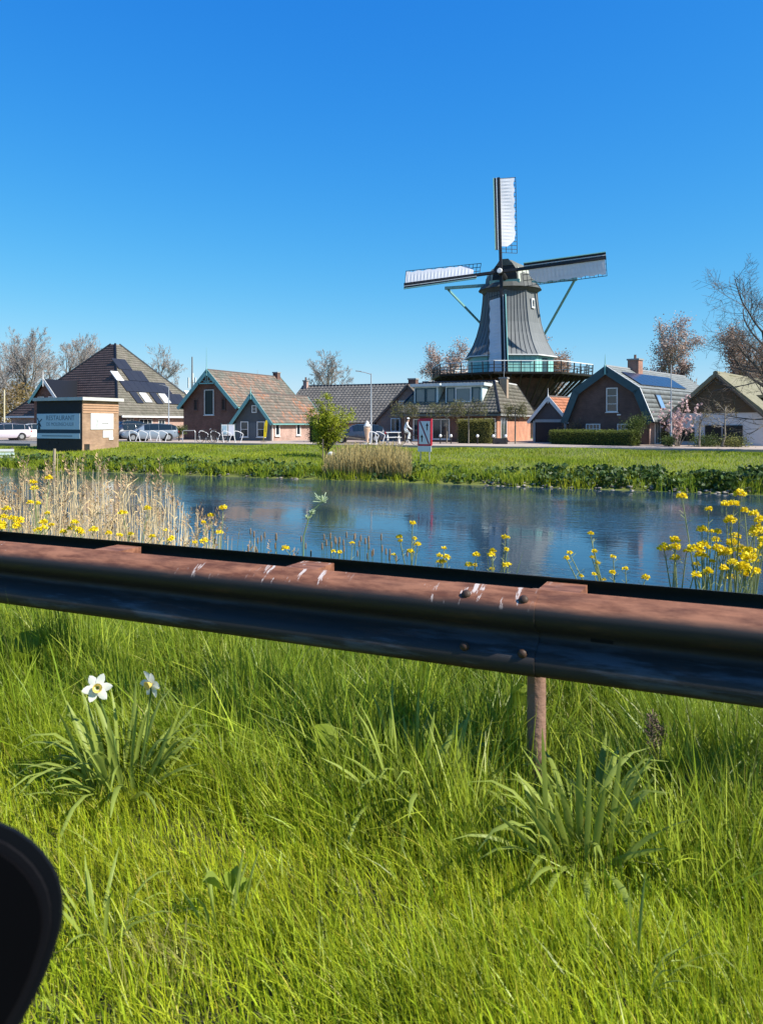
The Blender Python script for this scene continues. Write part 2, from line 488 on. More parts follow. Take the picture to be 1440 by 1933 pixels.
HOLES = []
for hpx, hpy, hr in ((870, 1425, .13), (350, 1330, .17), (25, 1265, .2), (1425, 1600, .12), (190, 1490, .10), (1060, 1690, .07), (760, 1560, .07)):
    hv = W(hpx, hpy, CAMZ * FPX / (hpy - 800)); HOLES.append((hv.x, hv.y, hr))
STRAW = W(320, 1800, CAMZ * FPX / 1000)
def near_grass():
    rg = np.random.default_rng(5)
    X = []; Y = []
    n = 0
    while n < 205000:
        x = rg.uniform(-9, 5, 60000); y = rg.uniform(.7, 4.3, 60000)
        Xc = CT * x + ST * y; Yc = -ST * x + CT * y
        dens = np.where((np.abs(Xc) < Yc * .56 + .15) & (Yc > 1.3), 1.0, .22) * np.clip(3.2 / np.maximum(Yc, 1), .3, 1.2)
        cl = .5 + .5 * np.sin(x * 5.1 + 2 * np.sin(y * 3.3)) * np.sin(y * 6.3 + 1.7 * np.sin(x * 2.9))
        for hx, hy, hr in HOLES: dens = dens * np.where((x - hx) ** 2 / 1.6 + (y - hy) ** 2 < hr * hr, .12, 1)
        k = rg.random(60000) < dens * (.3 + .7 * cl) * .8
        X.append(x[k]); Y.append(y[k]); n += k.sum()
    X = np.concatenate(X); Y = np.concatenate(Y); n = len(X)
    cl = .5 + .5 * np.sin(X * 2.3 + 1.5 * np.sin(Y * 2)) * np.sin(Y * 3.1 + X)
    c2 = .5 + .5 * np.sin(X * 6.1 + 2.2 * np.sin(Y * 4.3 + 1)) * np.sin(Y * 7.3 + 1.3 * np.sin(X * 5.2))
    tall = np.clip((Y - 1.95) / .55, 0, 1)
    H = rg.uniform(.045, .125, n) * (.65 + .35 * cl + .5 * c2) * (1 + tall * (1.1 + 1.0 * c2)) * np.where(rg.random(n) < .03, 1.5, 1)
    kind = rg.random(n)
    Wd = rg.uniform(.0022, .0044, n) * np.where(kind < .12, 2.0, 1) * (1 + .25 * tall)
    tv = rg.uniform(.5, 1.2, n)[:, None] * (1.1 - .22 * tall - .25 * c2)[:, None] * (1 - .12 * tall[:, None] * np.array([[1.6, .6, -3]]))
    t = tv * np.where(kind[:, None] > .955, np.array([[1.35, 1.05, 3.2]]), np.where(kind[:, None] < .4, np.array([[.84, .96, 1.1]]), np.array([[1, 1, 1]])))
    ds = np.exp(-((X - STRAW.x) ** 2 + (Y - STRAW.y) ** 2 * 2) / .12 ** 2)
    dry = rg.random(n) < ds * .6
    t[dry] = np.array([1.0, .85, 5.0]) * rg.uniform(.5, .9, (dry.sum(), 1))
    dr = .8 * np.sin(X * 1.3 + 2 * Y) + 2.6
    o = blades('verge_grass', X, Y, H, Wd, M_GRASS, 6, .4, 3, t, .7, dr)
    tag(o, 'lush yellow green grass covering the verge below the guardrail', 'grass')
    tx = []; ty = []
    for k in range(150):
        cx = rg.uniform(-5.5, 1.6); cy = rg.uniform(2.15, 3.4); q = rg.integers(10, 26)
        tx.append(cx + rg.normal(0, .035, q)); ty.append(cy + rg.normal(0, .03, q))
    tx = np.concatenate(tx); ty = np.concatenate(ty); q = len(tx)
    o = blades('tall_grass_tufts', tx, ty, rg.uniform(.22, .42, q), rg.uniform(.004, .008, q), M_GRASS, 7, .4, 4, rg.uniform(.55, 1.25, (q, 1)) * np.array([[.95, 1, 2.2]]), 1.1)
    tag(o, 'taller pale tipped grass tufts under and behind the guardrail', 'grass')
    # bank below the rail down to the water: rougher, darker
    m = 26000
    x = rg.uniform(-16, 7, m); y = rg.uniform(4.0, 7.7, m)
    o = blades('canal_side_grass', x, y, rg.uniform(.15, .42, m), rg.uniform(.005, .009, m), M_GRASS, 8, .35, 3)
    tag(o, 'rough grass on the slope between guardrail and water', 'grass')
near_grass()

def bank_grass():
    rg = np.random.default_rng(9)
    n = 120000
    x = rg.uniform(-75, 8, n); y = 30.3 + 17.0 * rg.random(n) ** 1.1
    cl = .5 + .5 * np.sin(x * .8 + 2 * np.sin(y * .5)) * np.sin(y * .9 + x * .3)
    inside = (x > -43.6) & (x < -39) & (y > 37.9) & (y < 41.4)
    keep = ~inside & ~((x < -47.5) & (y > 41.2))
    x, y, cl = x[keep], y[keep], cl[keep]; n = len(x)
    edge = np.clip((33.5 - y) / 2, 0, 1)
    H = rg.uniform(.08, .19, n) * (.7 + .7 * cl) * (1 + .9 * edge) * (1 - .6 * np.clip((y - 45.5) / 1.5, 0, 1))
    tv = (rg.uniform(.7, 1.2, n) * (.8 + .35 * (1 - cl)))[:, None]; yel = rg.random(n)[:, None] ** 3
    o = blades('bank_grass', x, y, H, rg.uniform(.018, .04, n), M_BANKGRASS, 10, .4, 2, tv * (np.array([1, 1, 1]) + yel * np.array([.5, .2, .4])))
    tag(o, 'bright green grass bank across the canal', 'grass')
    # waterside clumps of taller rush
    X = []; Y = []; H = []
    for k in range(260):
        cx = rg.uniform(-60, 6); cy = rg.uniform(30.0, 31.3); h = rg.uniform(.25, .65)
        q = rg.integers(20, 46); X.append(cx + rg.normal(0, .22, q)); Y.append(cy + rg.normal(0, .12, q)); H.append(np.full(q, h) * rg.uniform(.6, 1.1, q))
    X = np.concatenate(X); Y = np.concatenate(Y); H = np.concatenate(H); n = len(X)
    o = blades('waterside_rushes', X, Y, H, rg.uniform(.02, .035, n), M_BANKGRASS, 11, .3, 3)
    tag(o, 'taller green rushes along the far waterline', 'rushes')
    # dark broad-leaved ground cover
    P = []
    for (p0, p1, num, hh) in ((1010, 1480, 5200, .45), (210, 560, 2600, .34), (-60, 220, 2000, .4), (560, 1010, 1500, .25)):
        px = rg.uniform(p0, p1, num); b = rg.uniform(30.15, 32.7, num)
        for q in range(num):
            xx, _ = AB(px[q], b[q]); lump = .5 + .5 * math.sin(xx * 2.3 + .8 * math.sin(xx * 5.1)) * math.sin(xx * .9 + b[q])
            if lump < .38 and rg.random() < .8: continue
            P.append((xx, b[q], g(xx, b[q]) + rg.random() * hh * (.35 + .8 * lump)))
    o = leaves('bank_weeds', P, .19, mat('dark_weed_leaves', (.07, .12, .016), .55, (.03, .06, .01), .7, tint=1, transl=.2, spec=.4), seed=12, aspect=.8, up=.15)
    tag(o, 'dark broad leaved weeds crowding the far waterline', 'weeds', kind='stuff')
    # rubble at the water's edge
    mb = MB()
    for q in range(240):
        px = rg.uniform(900, 1500) if q < 170 else rg.uniform(0, 700); b = rg.uniform(29.95, 30.75); xx, _ = AB(px, b)
        r = rg.uniform(.04, .11); zz = g(xx, b) + r * .1
        ring = []
        for (rr, z) in ((.5, -.4), (1, 0), (.75, .4), (.2, .55)):
            a0 = rg.uniform(0, 6)
            ring.append([(xx + r * rr * math.cos(a0 + a) * rg.uniform(.8, 1.3), b + r * rr * math.sin(a0 + a), zz + z * r) for a in np.arange(5) * 1.2566])
        mb.rings(ring)
    tag(mb.build('shore_stones', mat('shore_stone', (.34, .30, .25), .9, (.16, .15, .12), 3, bump=.3), kind='stuff'), 'pale broken stones at the far water edge', 'stones')
bank_grass()

def reed_mesh(name, X, Y, Z, H, seed, label, m, plume, lean=.06, w=.007):
    rg = np.random.default_rng(seed); n = len(X); k = 4
    la = rg.uniform(0, 2 * np.pi, n); ln = np.abs(rg.normal(0, lean, n)); lx = np.cos(la) * ln; ly = np.sin(la) * ln
    V = []; 
    wa = rg.uniform(0, np.pi, n)
    for t in (0, .5, 1):
        ww = w * (1 - .5 * t) * .5
        dx = lx * H * (t + .6 * t * t); dy = ly * H * (t + .6 * t * t)
        for s in (-1, 1):
            V.append(np.stack([X + dx + s * np.cos(wa) * ww, Y + dy + s * np.sin(wa) * ww, Z + H * t], 1))
    V = np.stack(V, 1).reshape(-1, 3); i = np.arange(n)[:, None] * 6
    F = np.concatenate([i + np.array([0, 1, 3, 2]), i + np.array([2, 3, 5, 4])])
    t = rg.uniform(.7, 1.25, n)[:, None] * (np.array([1, 1, 1]) - rg.random(n)[:, None] ** 2 * np.array([.1, .18, .3]))
    T = np.repeat(t, 6, 0)
    # drooping dry leaves and plumes
    m2 = n; idx = rg.integers(0, n, m2); h = rg.uniform(.35, .9, m2); L = rg.uniform(.12, .35, m2) * H[idx] / 1.8
    a = rg.uniform(0, 2 * np.pi, m2)
    bx = X[idx] + lx[idx] * H[idx] * (h + .6 * h * h); by = Y[idx] + ly[idx] * H[idx] * (h + .6 * h * h); bz = Z[idx] + H[idx] * h
    p0 = np.stack([bx, by, bz - w], 1); p1 = np.stack([bx, by, bz + w], 1)
    sp = rg.uniform(.12, .5, m2); kk = L * .5; p2 = np.stack([bx + np.cos(a) * kk * sp, by + np.sin(a) * kk * sp, bz + kk + w], 1); p3 = np.stack([bx + np.cos(a) * kk * sp, by + np.sin(a) * kk * sp, bz + kk - w], 1); p4 = np.stack([bx + np.cos(a) * L * sp * 1.5, by + np.sin(a) * L * sp * 1.5, bz + L * rg.uniform(.5, .95, m2)], 1)
    off = len(V); j = off + np.arange(m2)[:, None] * 5
    V = np.concatenate([V, np.stack([p0, p1, p2, p3, p4], 1).reshape(-1, 3)])
    F2 = np.concatenate([j + np.array([0, 1, 2]), j + np.array([0, 2, 3]), j + np.array([3, 2, 4])])
    T = np.concatenate([T, np.repeat(rg.uniform(.75, 1.3, m2)[:, None] * np.array([1, .95, .85]), 5, 0)])
    fl = [F, F2]
    if plume:
        sel = np.where(rg.random(n) < plume)[0]; q = 16
        ii = np.repeat(sel, q); m3 = len(ii); tt = np.tile(np.linspace(0, 1, q), len(sel))
        tx = X[ii] + lx[ii] * H[ii] * 1.6; ty = Y[ii] + ly[ii] * H[ii] * 1.6; tz = Z[ii] + H[ii]
        dr = np.repeat(rg.uniform(0, 2 * np.pi, len(sel)), q)
        cx = tx + np.cos(dr) * .05 * tt ** 2; cy = ty + np.sin(dr) * .05 * tt ** 2; cz = tz + (tt - .35) * .2
        a = rg.uniform(0, 2 * np.pi, m3); r = .035 * np.sin(np.pi * (.15 + .8 * tt)) + .006
        e0 = np.stack([cx, cy, cz], 1); e1 = np.stack([cx + np.cos(a) * r, cy + np.sin(a) * r, cz + .035], 1); e2 = np.stack([cx + np.cos(a + .5) * r * .8, cy + np.sin(a + .5) * r * .8, cz + .01], 1)
        off = len(V); j = off + np.arange(m3)[:, None] * 3
        V = np.concatenate([V, np.stack([e0, e1, e2], 1).reshape(-1, 3)])
        fl.append(j + np.array([0, 1, 2]))
        T = np.concatenate([T, np.repeat(rg.uniform(.5, 1, m3)[:, None] * np.array([.85, .72, .66]), 3, 0)])
    o = np_mesh(name, V, fl, m, None, T, 'stuff')
    return tag(o, label, 'reeds')

M_REED = mat('dry_reed', (.82, .68, .42), .8, (.72, .57, .32), 2, tint=1, transl=.35)
def reeds():
    rg = np.random.default_rng(21)
    n = 2700
    px = np.concatenate([rg.uniform(-260, 440, 2000) , rg.uniform(440, 560, 60), rg.uniform(-700, -200, 640)]); b = rg.uniform(6.4, 8.6, n)
    X = np.array([AB(p, q)[0] for p, q in zip(px, b)])
    top = np.interp(px, [-700, 0, 60, 150, 230, 300, 360, 430, 560], [1.7, 1.55, 1.8, 1.9, 1.75, 1.7, 1.45, 1.2, .9])
    Z = np.maximum(gz(X, b), -1.5)
    dens = rg.random(n) < np.interp(px, [-700, 0, 320, 430, 560], [1, 1, .9, .4, .5])
    H = top * (.42 + .62 * rg.random(n) ** .8) + (-1.2 - Z) * .3
    k = dens
    reed_mesh('reeds', X[k], b[k], Z[k], H[k], 22, 'pale dry reeds with feathery plumes on the near bank', M_REED, .3, .045, .009)
    n = 2200
    px = rg.uniform(612, 775, n); b = 30.4 + rg.random(n) ** 1.3 * 3.4
    X = np.array([AB(p, q)[0] for p, q in zip(px, b)]); Z = gz(X, b)
    H = rg.uniform(.55, 1.25, n) * np.interp(px, [612, 650, 740, 775], [.5, 1, 1.05, .75])
    m = mat('straw_reed', (.46, .38, .17), .8, (.38, .31, .13), 1.2, tint=1, transl=.35)
    reed_mesh('reed_bed', X, b, Z, H, 23, 'straw coloured reed bed at the far waterline beside the navigation sign', m, 0, .12, .03)
reeds()
# ================================================================== WINDMILL
def windmill():
    D = 88.0; cx, cy = cam2w((962 - 720) / FPX * D, D)
    root = thing('windmill', 'tall grey smock windmill with white sails and railed stage', 'windmill', (cx, cy, -.2), TH)
    Z0 = .2                                             # local z = world z + .2
    V8 = [R(25.4 + 45 * k) for k in range(8)]           # vertex directions from -y towards +x
    def pol(phi, r, z): return Vector((math.sin(phi) * r, -math.cos(phi) * r, z + Z0))
    brick = brick_mat('mill_brick', (.115, .075, .06), (.085, .055, .045), (.12, .10, .09), .8)
    prof = [(5.55, -.6), (5.3, 2), (5.05, 4.5), (4.9, 6.62)]
    MB().rings([[pol(p, r, z) for p in V8] for r, z in prof]).build('tower', brick, root)
    # smock body
    zs = [8.85, 9.55, 10.4, 11.4, 12.6, 14.0, 15.2, 16.2]
    rs = [5.2, 4.72, 4.25, 3.86, 3.52, 3.3, 3.16, 3.08]
    core = MB().rings([[pol(p, r - .06, z) for p in V8] for z, r in zip(zs, rs)]).build('smock_body', mat('smock_boards', (.07, .072, .075), .8), root)
    zinc = mat('zinc_panels', (.17, .18, .18), .6, (.115, .125, .13), .8, 6, metal=.15, spec=.4, stretch=(1, 1, .25))
    for f in range(8):
        p0, p1 = V8[f], V8[(f + 1) % 8]
        nst = 7
        for s in range(nst):
            mb = MB(); rin = []
            for z, r in zip(zs, rs):
                a = pol(p0, r, z); b = pol(p1, r, z)
                q0 = a.lerp(b, s / nst + .008); q1 = a.lerp(b, (s + 1) / nst - .008)
                nrm = ((a + b) / 2); nrm.z = 0; nrm.normalize()
                rin.append([q0 - nrm * .05, q1 - nrm * .05, q1 + nrm * .012, q1.lerp(q0, .1) - nrm * .015, q0.lerp(q1, .0) - nrm * .015])
            mb.rings(rin).build('panel', zinc, core)
        mb = MB(); mb.tube([pol(p0, r + .015, z) for z, r in zip(zs, rs)], .045, 5); mb.build('seam', zinc, core)
    MB().rings([[pol(p, r, z) for p in V8] for r, z in ((5.2, 8.73), (5.36, 8.75), (5.36, 8.86), (5.1, 8.87))]).build('drip_edge', M_WHITE, root)
    # mint-green belt of boards below the body
    belt = MB().rings([[pol(p, r, z) for p in V8] for r, z in ((4.86, 6.6), (4.86, 8.75))]).build('belt', M_MINT, root)
    for f in range(8):
        p0, p1 = V8[f], V8[(f + 1) % 8]
        for s in range(6):
            a = pol(p0, 4.865, 6.72); b = pol(p1, 4.865, 6.72)
            q0 = a.lerp(b, s / 6 + .01); q1 = a.lerp(b, (s + 1) / 6 - .01); n = ((a + b) / 2); n.z = 0; n.normalize()
            MB().prism([q0, q1, q1 + Vector((0, 0, 2.0)), q0 + Vector((0, 0, 2.0))], n * .03).build('board', M_MINT, belt)
    for f in (0, 4):
        a = pol(V8[f], 4.9, 6.72); b = pol(V8[(f + 1) % 8], 4.9, 6.72); n = ((a + b) / 2); n.z = 0; n.normalize()
        q0, q1 = a.lerp(b, .36), a.lerp(b, .62)
        MB().prism([q0, q1, q1 + Vector((0, 0, 1.85)), q0 + Vector((0, 0, 1.85))], n * .05).build('door', M_DTEAL, root)
    # stage
    deck = MB().rings([[pol(p, r, z) for p in V8] for r, z in ((4.95, 6.5), (9.25, 6.5), (9.3, 6.7), (4.95, 6.7))]).build('stage_deck', M_BLACK, root)
    rails = []
    for f in range(8):
        p0, p1 = V8[f], V8[(f + 1) % 8]
        a = pol(p0, 9.12, 6.7); b = pol(p1, 9.12, 6.7); up = Vector((0, 0, 1)); n = ((a + b) / 2); n.z = 0; n.normalize()
        for s in range(5):
            q = a.lerp(b, s / 5)
            MB().bar(q, q + up * 1.12 + n * .05, .11).build('railing_post', M_BLACK, root)
        for zz, m, w in ((1.14, M_WHITE, .08), (.74, M_BLACK, .06), (.4, M_BLACK, .06)):
            MB().bar(a + up * zz + n * .05, b + up * zz + n * .05, w).build('railing', m, root)
        for s in range(6):
            t = (s + .5) / 6
            o1 = pol(p0, 8.7, 6.49).lerp(pol(p1, 8.7, 6.49), t); o2 = pol(p0, 5.1, 3.1).lerp(pol(p1, 5.1, 3.1), t)
            MB().bar(o1, o2, .12).build('strut', M_BLACK, root)
            o3 = pol(p0, 5.0, 6.38).lerp(pol(p1, 5.0, 6.38), t); o4 = pol(p0, 9.0, 6.38).lerp(pol(p1, 9.0, 6.38), t)
            MB().bar(o3, o4, .11, .18).build('joist', M_BLACK, root)
    # small window on the lit side
    a = pol(V8[0], 3.27, 14.2); b = pol(V8[1], 3.27, 14.2); c = a.lerp(b, .45); n = ((a + b) / 2); n.z = 0; n.normalize(); t = (b - a).normalized()
    w = MB().prism([c - t * .3, c + t * .3, c + t * .3 + Vector((0, 0, 1.1)) - n * .06, c - t * .3 + Vector((0, 0, 1.1)) - n * .06], n * .16).build('window', M_WHITE, root)
    MB().prism([c - t * .16 + Vector((0, 0, .18)) + n * .1, c + t * .16 + Vector((0, 0, .18)) + n * .1, c + t * .16 + Vector((0, 0, .9)) + n * .08, c - t * .16 + Vector((0, 0, .9)) + n * .08], n * .07).build('pane', M_GLASS, w)

    # ---- cap, turned to the wind.  cap axes: F forward (out of the wheel), S sideways (to the right of the picture), up
    PHI = R(-22); TAU = R(9); ROLL = R(-3.5)
    Fh = Vector((math.sin(PHI), -math.cos(PHI), 0)); S = Vector((math.cos(PHI), math.sin(PHI), 0)); UP = Vector((0, 0, 1))
    def C(f, s, z): return Fh * f + S * s + UP * (z + Z0)
    M_CAP = mat('cap_shingle', (.15, .155, .14), .8, (.10, .105, .095), 2.5, bump=.4)
    M_CREAM = mat('cap_cream_boards', (.50, .53, .44), .6, (.40, .43, .35), 1.5)
    st = []
    for f, hw, zt in ((2.5, 1.15, 19.75), (1.6, 1.7, 20.15), (0, 2.35, 20.1), (-1.5, 2.3, 19.5), (-2.8, 1.6, 18.5), (-3.6, .7, 17.4)):
        ring = []
        for k in range(11):
            a = math.pi * k / 10
            ss = math.cos(a); ring.append(C(f, hw * (1.25 * ss if abs(ss) > .9 else 1.12 * ss), 17.0 + (zt - 17.0) * .88 * math.sin(a) ** .8))
        st.append(ring)
    MB().rings(st).build('cap', M_CAP, root, smooth=False)
    st = []
    for z, k in ((16.1, .98), (16.45, 1.06), (16.5, 1.14), (17.05, 1.02)):
        st.append([C(3.05 * k * math.cos(a), 3.15 * k * math.sin(a), z) for a in np.arange(20) * 2 * math.pi / 20])
    MB().rings(st).build('cap_ring', mat('cap_ring_boards', (.10, .105, .10), .7, (.07, .075, .07), 2), root)
    # pale side boards behind the wheel and black breast with its mint beam
    for s in (-1, 1):
        MB().prism([C(2.45, s * 1.5, 16.6), C(.2, s * 2.75, 16.6), C(.0, s * 2.62, 18.4), C(2.4, s * 1.35, 18.7)], S * s * .07).build('side_boards', M_CREAM, root)
    MB().prism([C(2.55, -1.45, 16.65), C(2.55, 1.45, 16.65), C(2.55, 1.2, 18.6), C(2.55, .75, 19.3), C(2.55, -.75, 19.3), C(2.55, -1.2, 18.6)], Fh * .1).build('breast', M_BLACK, root)
    MB().bar(C(2.72, -1.7, 17.1), C(2.72, 1.7, 17.1), .12, .42).build('name_beam', M_TEAL, root)
    MB().prism([C(2.6, -1.0, 18.9), C(2.6, 1.0, 18.9), C(2.75, .45, 19.6), C(2.75, -.45, 19.6)], Fh * .12).build('storm_hood', M_CAP, root)
    # tail: cross beam, braces and pole
    yb = 17.25
    MB().bar(C(.4, -7.6, yb), C(.4, 7.6, yb), .30, .34).build('cross_beam', M_TEAL, root)
    MB().bar(C(-3.0, -2.6, yb - .2), C(-3.0, 2.6, yb - .2), .26, .3).build('short_beam', M_TEAL, root)
    tail = C(-8.2, 0, 7.3)
    MB().bar(C(-3.3, 0, 17.4), tail, .38).build('tail_pole', M_TEAL, root)
    for s in (-1, 1):
        MB().bar(C(.4, s * 7.3, yb - .1), C(-8.1, s * .25, 8.4), .2).build('brace', M_TEAL, root)
        MB().bar(C(-3.0, s * 2.4, yb - .3), C(-8.1, s * .25, 7.9), .18).build('brace', M_TEAL, root)
    # ---- wheel
    Nv = (Fh * math.cos(TAU) + UP * math.sin(TAU)).normalized()
    Uv = (UP * math.cos(TAU) - Fh * math.sin(TAU)).normalized()
    hub = Nv * 2.55 * 1.0 + UP * (17.6 - .2 + Z0) + Fh * 2.0
    MB().tube([hub - Nv * 2.8, hub - Nv * .4, hub + Nv * .55], [.32, .36, .34], 10).build('windshaft', M_BLACK, root)
    hb = MB().tube([hub + Nv * .56, hub + Nv * .62], [.3, .24], 12).build('shaft_head', M_WHITE, root)
    cloth = mat('sail_cloth', (.78, .78, .80), .75, (.70, .70, .72), 1.0, transl=.22)
    bars_m = mat('sail_lattice', (.05, .06, .065), .7)
    RR = 11.1
    for k in range(4):
        ang = ROLL + k * math.pi / 2
        A = (Uv * math.cos(ang) + S * math.sin(ang)).normalized()       # along the arm
        T = (S * math.cos(ang) - Uv * math.sin(ang)).normalized()       # clockwise: trailing side with the cloth
        off = Nv * (.18 if k % 2 else -.12)
        sail = bpy.data.objects.new('sail', None); link(sail, root); sail.empty_display_size = .3
        def Q(r, w, dn=0):
            wa = R(27 - 14 * (r - 2.4) / 8.5)                            # twisting weather angle
            return hub + off + A * r + T * (w * math.cos(wa)) - Nv * (w * math.sin(wa)) + Nv * dn
        MB().bar(hub + off - A * .1, hub + off + A * RR, .30, .30, up=Nv).build('stock', M_BLACK, sail)
        # wind boards on the leading side
        MB().prism([Q(2.6, -.52, .05), Q(2.6, -.2, .05), Q(RR, -.2, .05), Q(RR, -.52, .05)], Nv * -.05).build('wind_board', M_BLACK, sail)
        MB().bar(Q(2.6, -.56, .05), Q(RR, -.56, .05), .09, .16, up=Nv).build('leading_edge', M_MINT, sail)
        MB().bar(Q(2.6, -.235, .1), Q(RR, -.235, .1), .06, .05, up=Nv).build('white_line', M_WHITE, sail)
        # lattice
        mb = MB(); nb = 21
        for q in range(nb):
            r = 2.35 + (RR - 2.4) * q / (nb - 1)
            mb.bar(Q(r, -.2, -.08), Q(r, 1.86, -.08), .05, up=Nv)
        for w in (.62, 1.24, 1.84):
            for q in range(8):
                mb.bar(Q(2.35 + (RR - 2.4) * q / 8, w, -.08), Q(2.35 + (RR - 2.4) * (q + 1) / 8, w, -.08), .055, up=Nv)
        mb.build('lattice', bars_m, sail)
        # cloth, sagging between bars
        VV = []; nr = 81; nw = 9; FF = []
        r0 = 2.75 if k == 2 else 3.05
        for i in range(nr):
            r = r0 + (RR - .12 - r0) * i / (nr - 1)
            for j in range(nw):
                u = j / (nw - 1); wmax = 1.66 + .06 * math.sin(i * .5)
                lo = .17
                if i < 9 and k != 2: wmax = wmax - (8 - i) * .11
                w = lo + (wmax - lo) * u
                d = .03 * math.sin(i / (nr - 1) * 40 * math.pi) * (1 if i > 4 else 0) * math.sin(math.pi * min(1, u * 1.2)) + .02 * math.sin(3 * u + i * .09)
                VV.append(Q(r, w, d + .0))
        for i in range(nr - 1):
            for j in range(nw - 1):
                a = i * nw + j; FF.append((a, a + 1, a + nw + 1, a + nw))
        np_mesh('cloth', [tuple(v) for v in VV], [np.array(FF)], cloth, sail, smooth=True)
windmill()

# ================================================================== HOUSES  (local: x across the gable, y back from the front, z up from the ground)
T_GREY = mat('grey_pantiles', (.13, .125, .115), .6, (.085, .08, .075), .9, 6, tint=1, spec=.4)
T_BROWN = mat('brown_grey_pantiles', (.185, .16, .135), .7, (.105, .105, .075), 1.1, 8, tint=1, spec=.35)
T_OLD = mat('weathered_red_pantiles', (.235, .16, .125), .8, (.155, .14, .118), 1.3, 8, tint=1)
T_RED = mat('orange_pantiles', (.42, .17, .09), .75, (.32, .125, .07), 1.2, 6, tint=1)
T_DARK = mat('slate_blue_pantiles', (.085, .078, .078), .5, (.06, .055, .055), .8, 6, tint=1, spec=.5)
B_DARK = brick_mat('dark_and_shaded_brick', (.17, .085, .065), (.125, .065, .052), (.16, .13, .11))  # chimney brick; on front walls it paints their shade in
B_RED = brick_mat('red_brick', (.36, .17, .115), (.28, .13, .09), (.36, .31, .26))
B_PINK = brick_mat('pink_brick', (.42, .27, .22), (.35, .21, .17), (.42, .37, .33))
B_ORANGE = brick_mat('orange_brick', (.50, .22, .13), (.43, .18, .11), (.45, .33, .25))

def window(parent, c, xd, w, h, out, frame=M_WHITE, glass=M_GLASS, bars=(1, 1), fw=.07, depth=.08, name='window', sill=True):
    """c = bottom centre on the wall, xd along the wall, out = outward normal"""
    c = Vector(c); xd = Vector(xd).normalized(); out = Vector(out).normalized(); up = xd.cross(out); up = up if up.z > 0 else -up
    mb = MB()
    def piece(x0, x1, z0, z1, d0, d1):
        p = [c + xd * x0 + up * z0 + out * d0, c + xd * x1 + up * z0 + out * d0, c + xd * x1 + up * z1 + out * d0, c + xd * x0 + up * z1 + out * d0]
        mb.prism(p, out * (d1 - d0))
    piece(-w / 2, -w / 2 + fw, 0, h, 0, depth); piece(w / 2 - fw, w / 2, 0, h, 0, depth)
    piece(-w / 2 + fw, w / 2 - fw, 0, fw, 0, depth - .003); piece(-w / 2 + fw, w / 2 - fw, h - fw, h, 0, depth - .003)
    for i in range(1, bars[0]): piece(-w / 2 + w * i / bars[0] - .02, -w / 2 + w * i / bars[0] + .02, fw, h - fw, 0, depth - .02)
    for i in range(1, bars[1]): piece(-w / 2 + fw, w / 2 - fw, h * i / bars[1] - .02, h * i / bars[1] + .02, 0, depth - .026)
    win = mb.build(name, frame, parent)
    p = MB(); mb = p
    piece2 = [c + xd * a + up * b + out * .012 for a, b in ((-w / 2 + fw, fw), (w / 2 - fw, fw), (w / 2 - fw, h - fw), (-w / 2 + fw, h - fw))]
    p.prism(piece2, out * .012); p.build('pane', glass, win)
    if sill:
        s = MB(); q = [c + xd * a + up * b for a, b in ((-w / 2 - .06, -.06), (w / 2 + .06, -.06), (w / 2 + .06, -.003), (-w / 2 - .06, -.003))]
        s.prism(q, out * (depth + .05)); s.build('sill', frame, win)
    return win

def chimney(parent, x, y, z0, z1, w=.5, m=B_RED, pot=True):
    o = MB().box(x - w / 2, x + w / 2, y - w / 2, y + w / 2, z0, z1).build('chimney', m, parent)
    MB().box(x - w / 2 - .06, x + w / 2 + .06, y - w / 2 - .06, y + w / 2 + .06, z1, z1 + .12).build('chimney_cap', mat('concrete', (.3, .29, .27), .9), o)
    if pot: MB().lathe([(.1, 0), (.09, .3), (.11, .32)], 10, (x, y, z1 + .12)).build('chimney_pot', B_DARK, o)
    return o

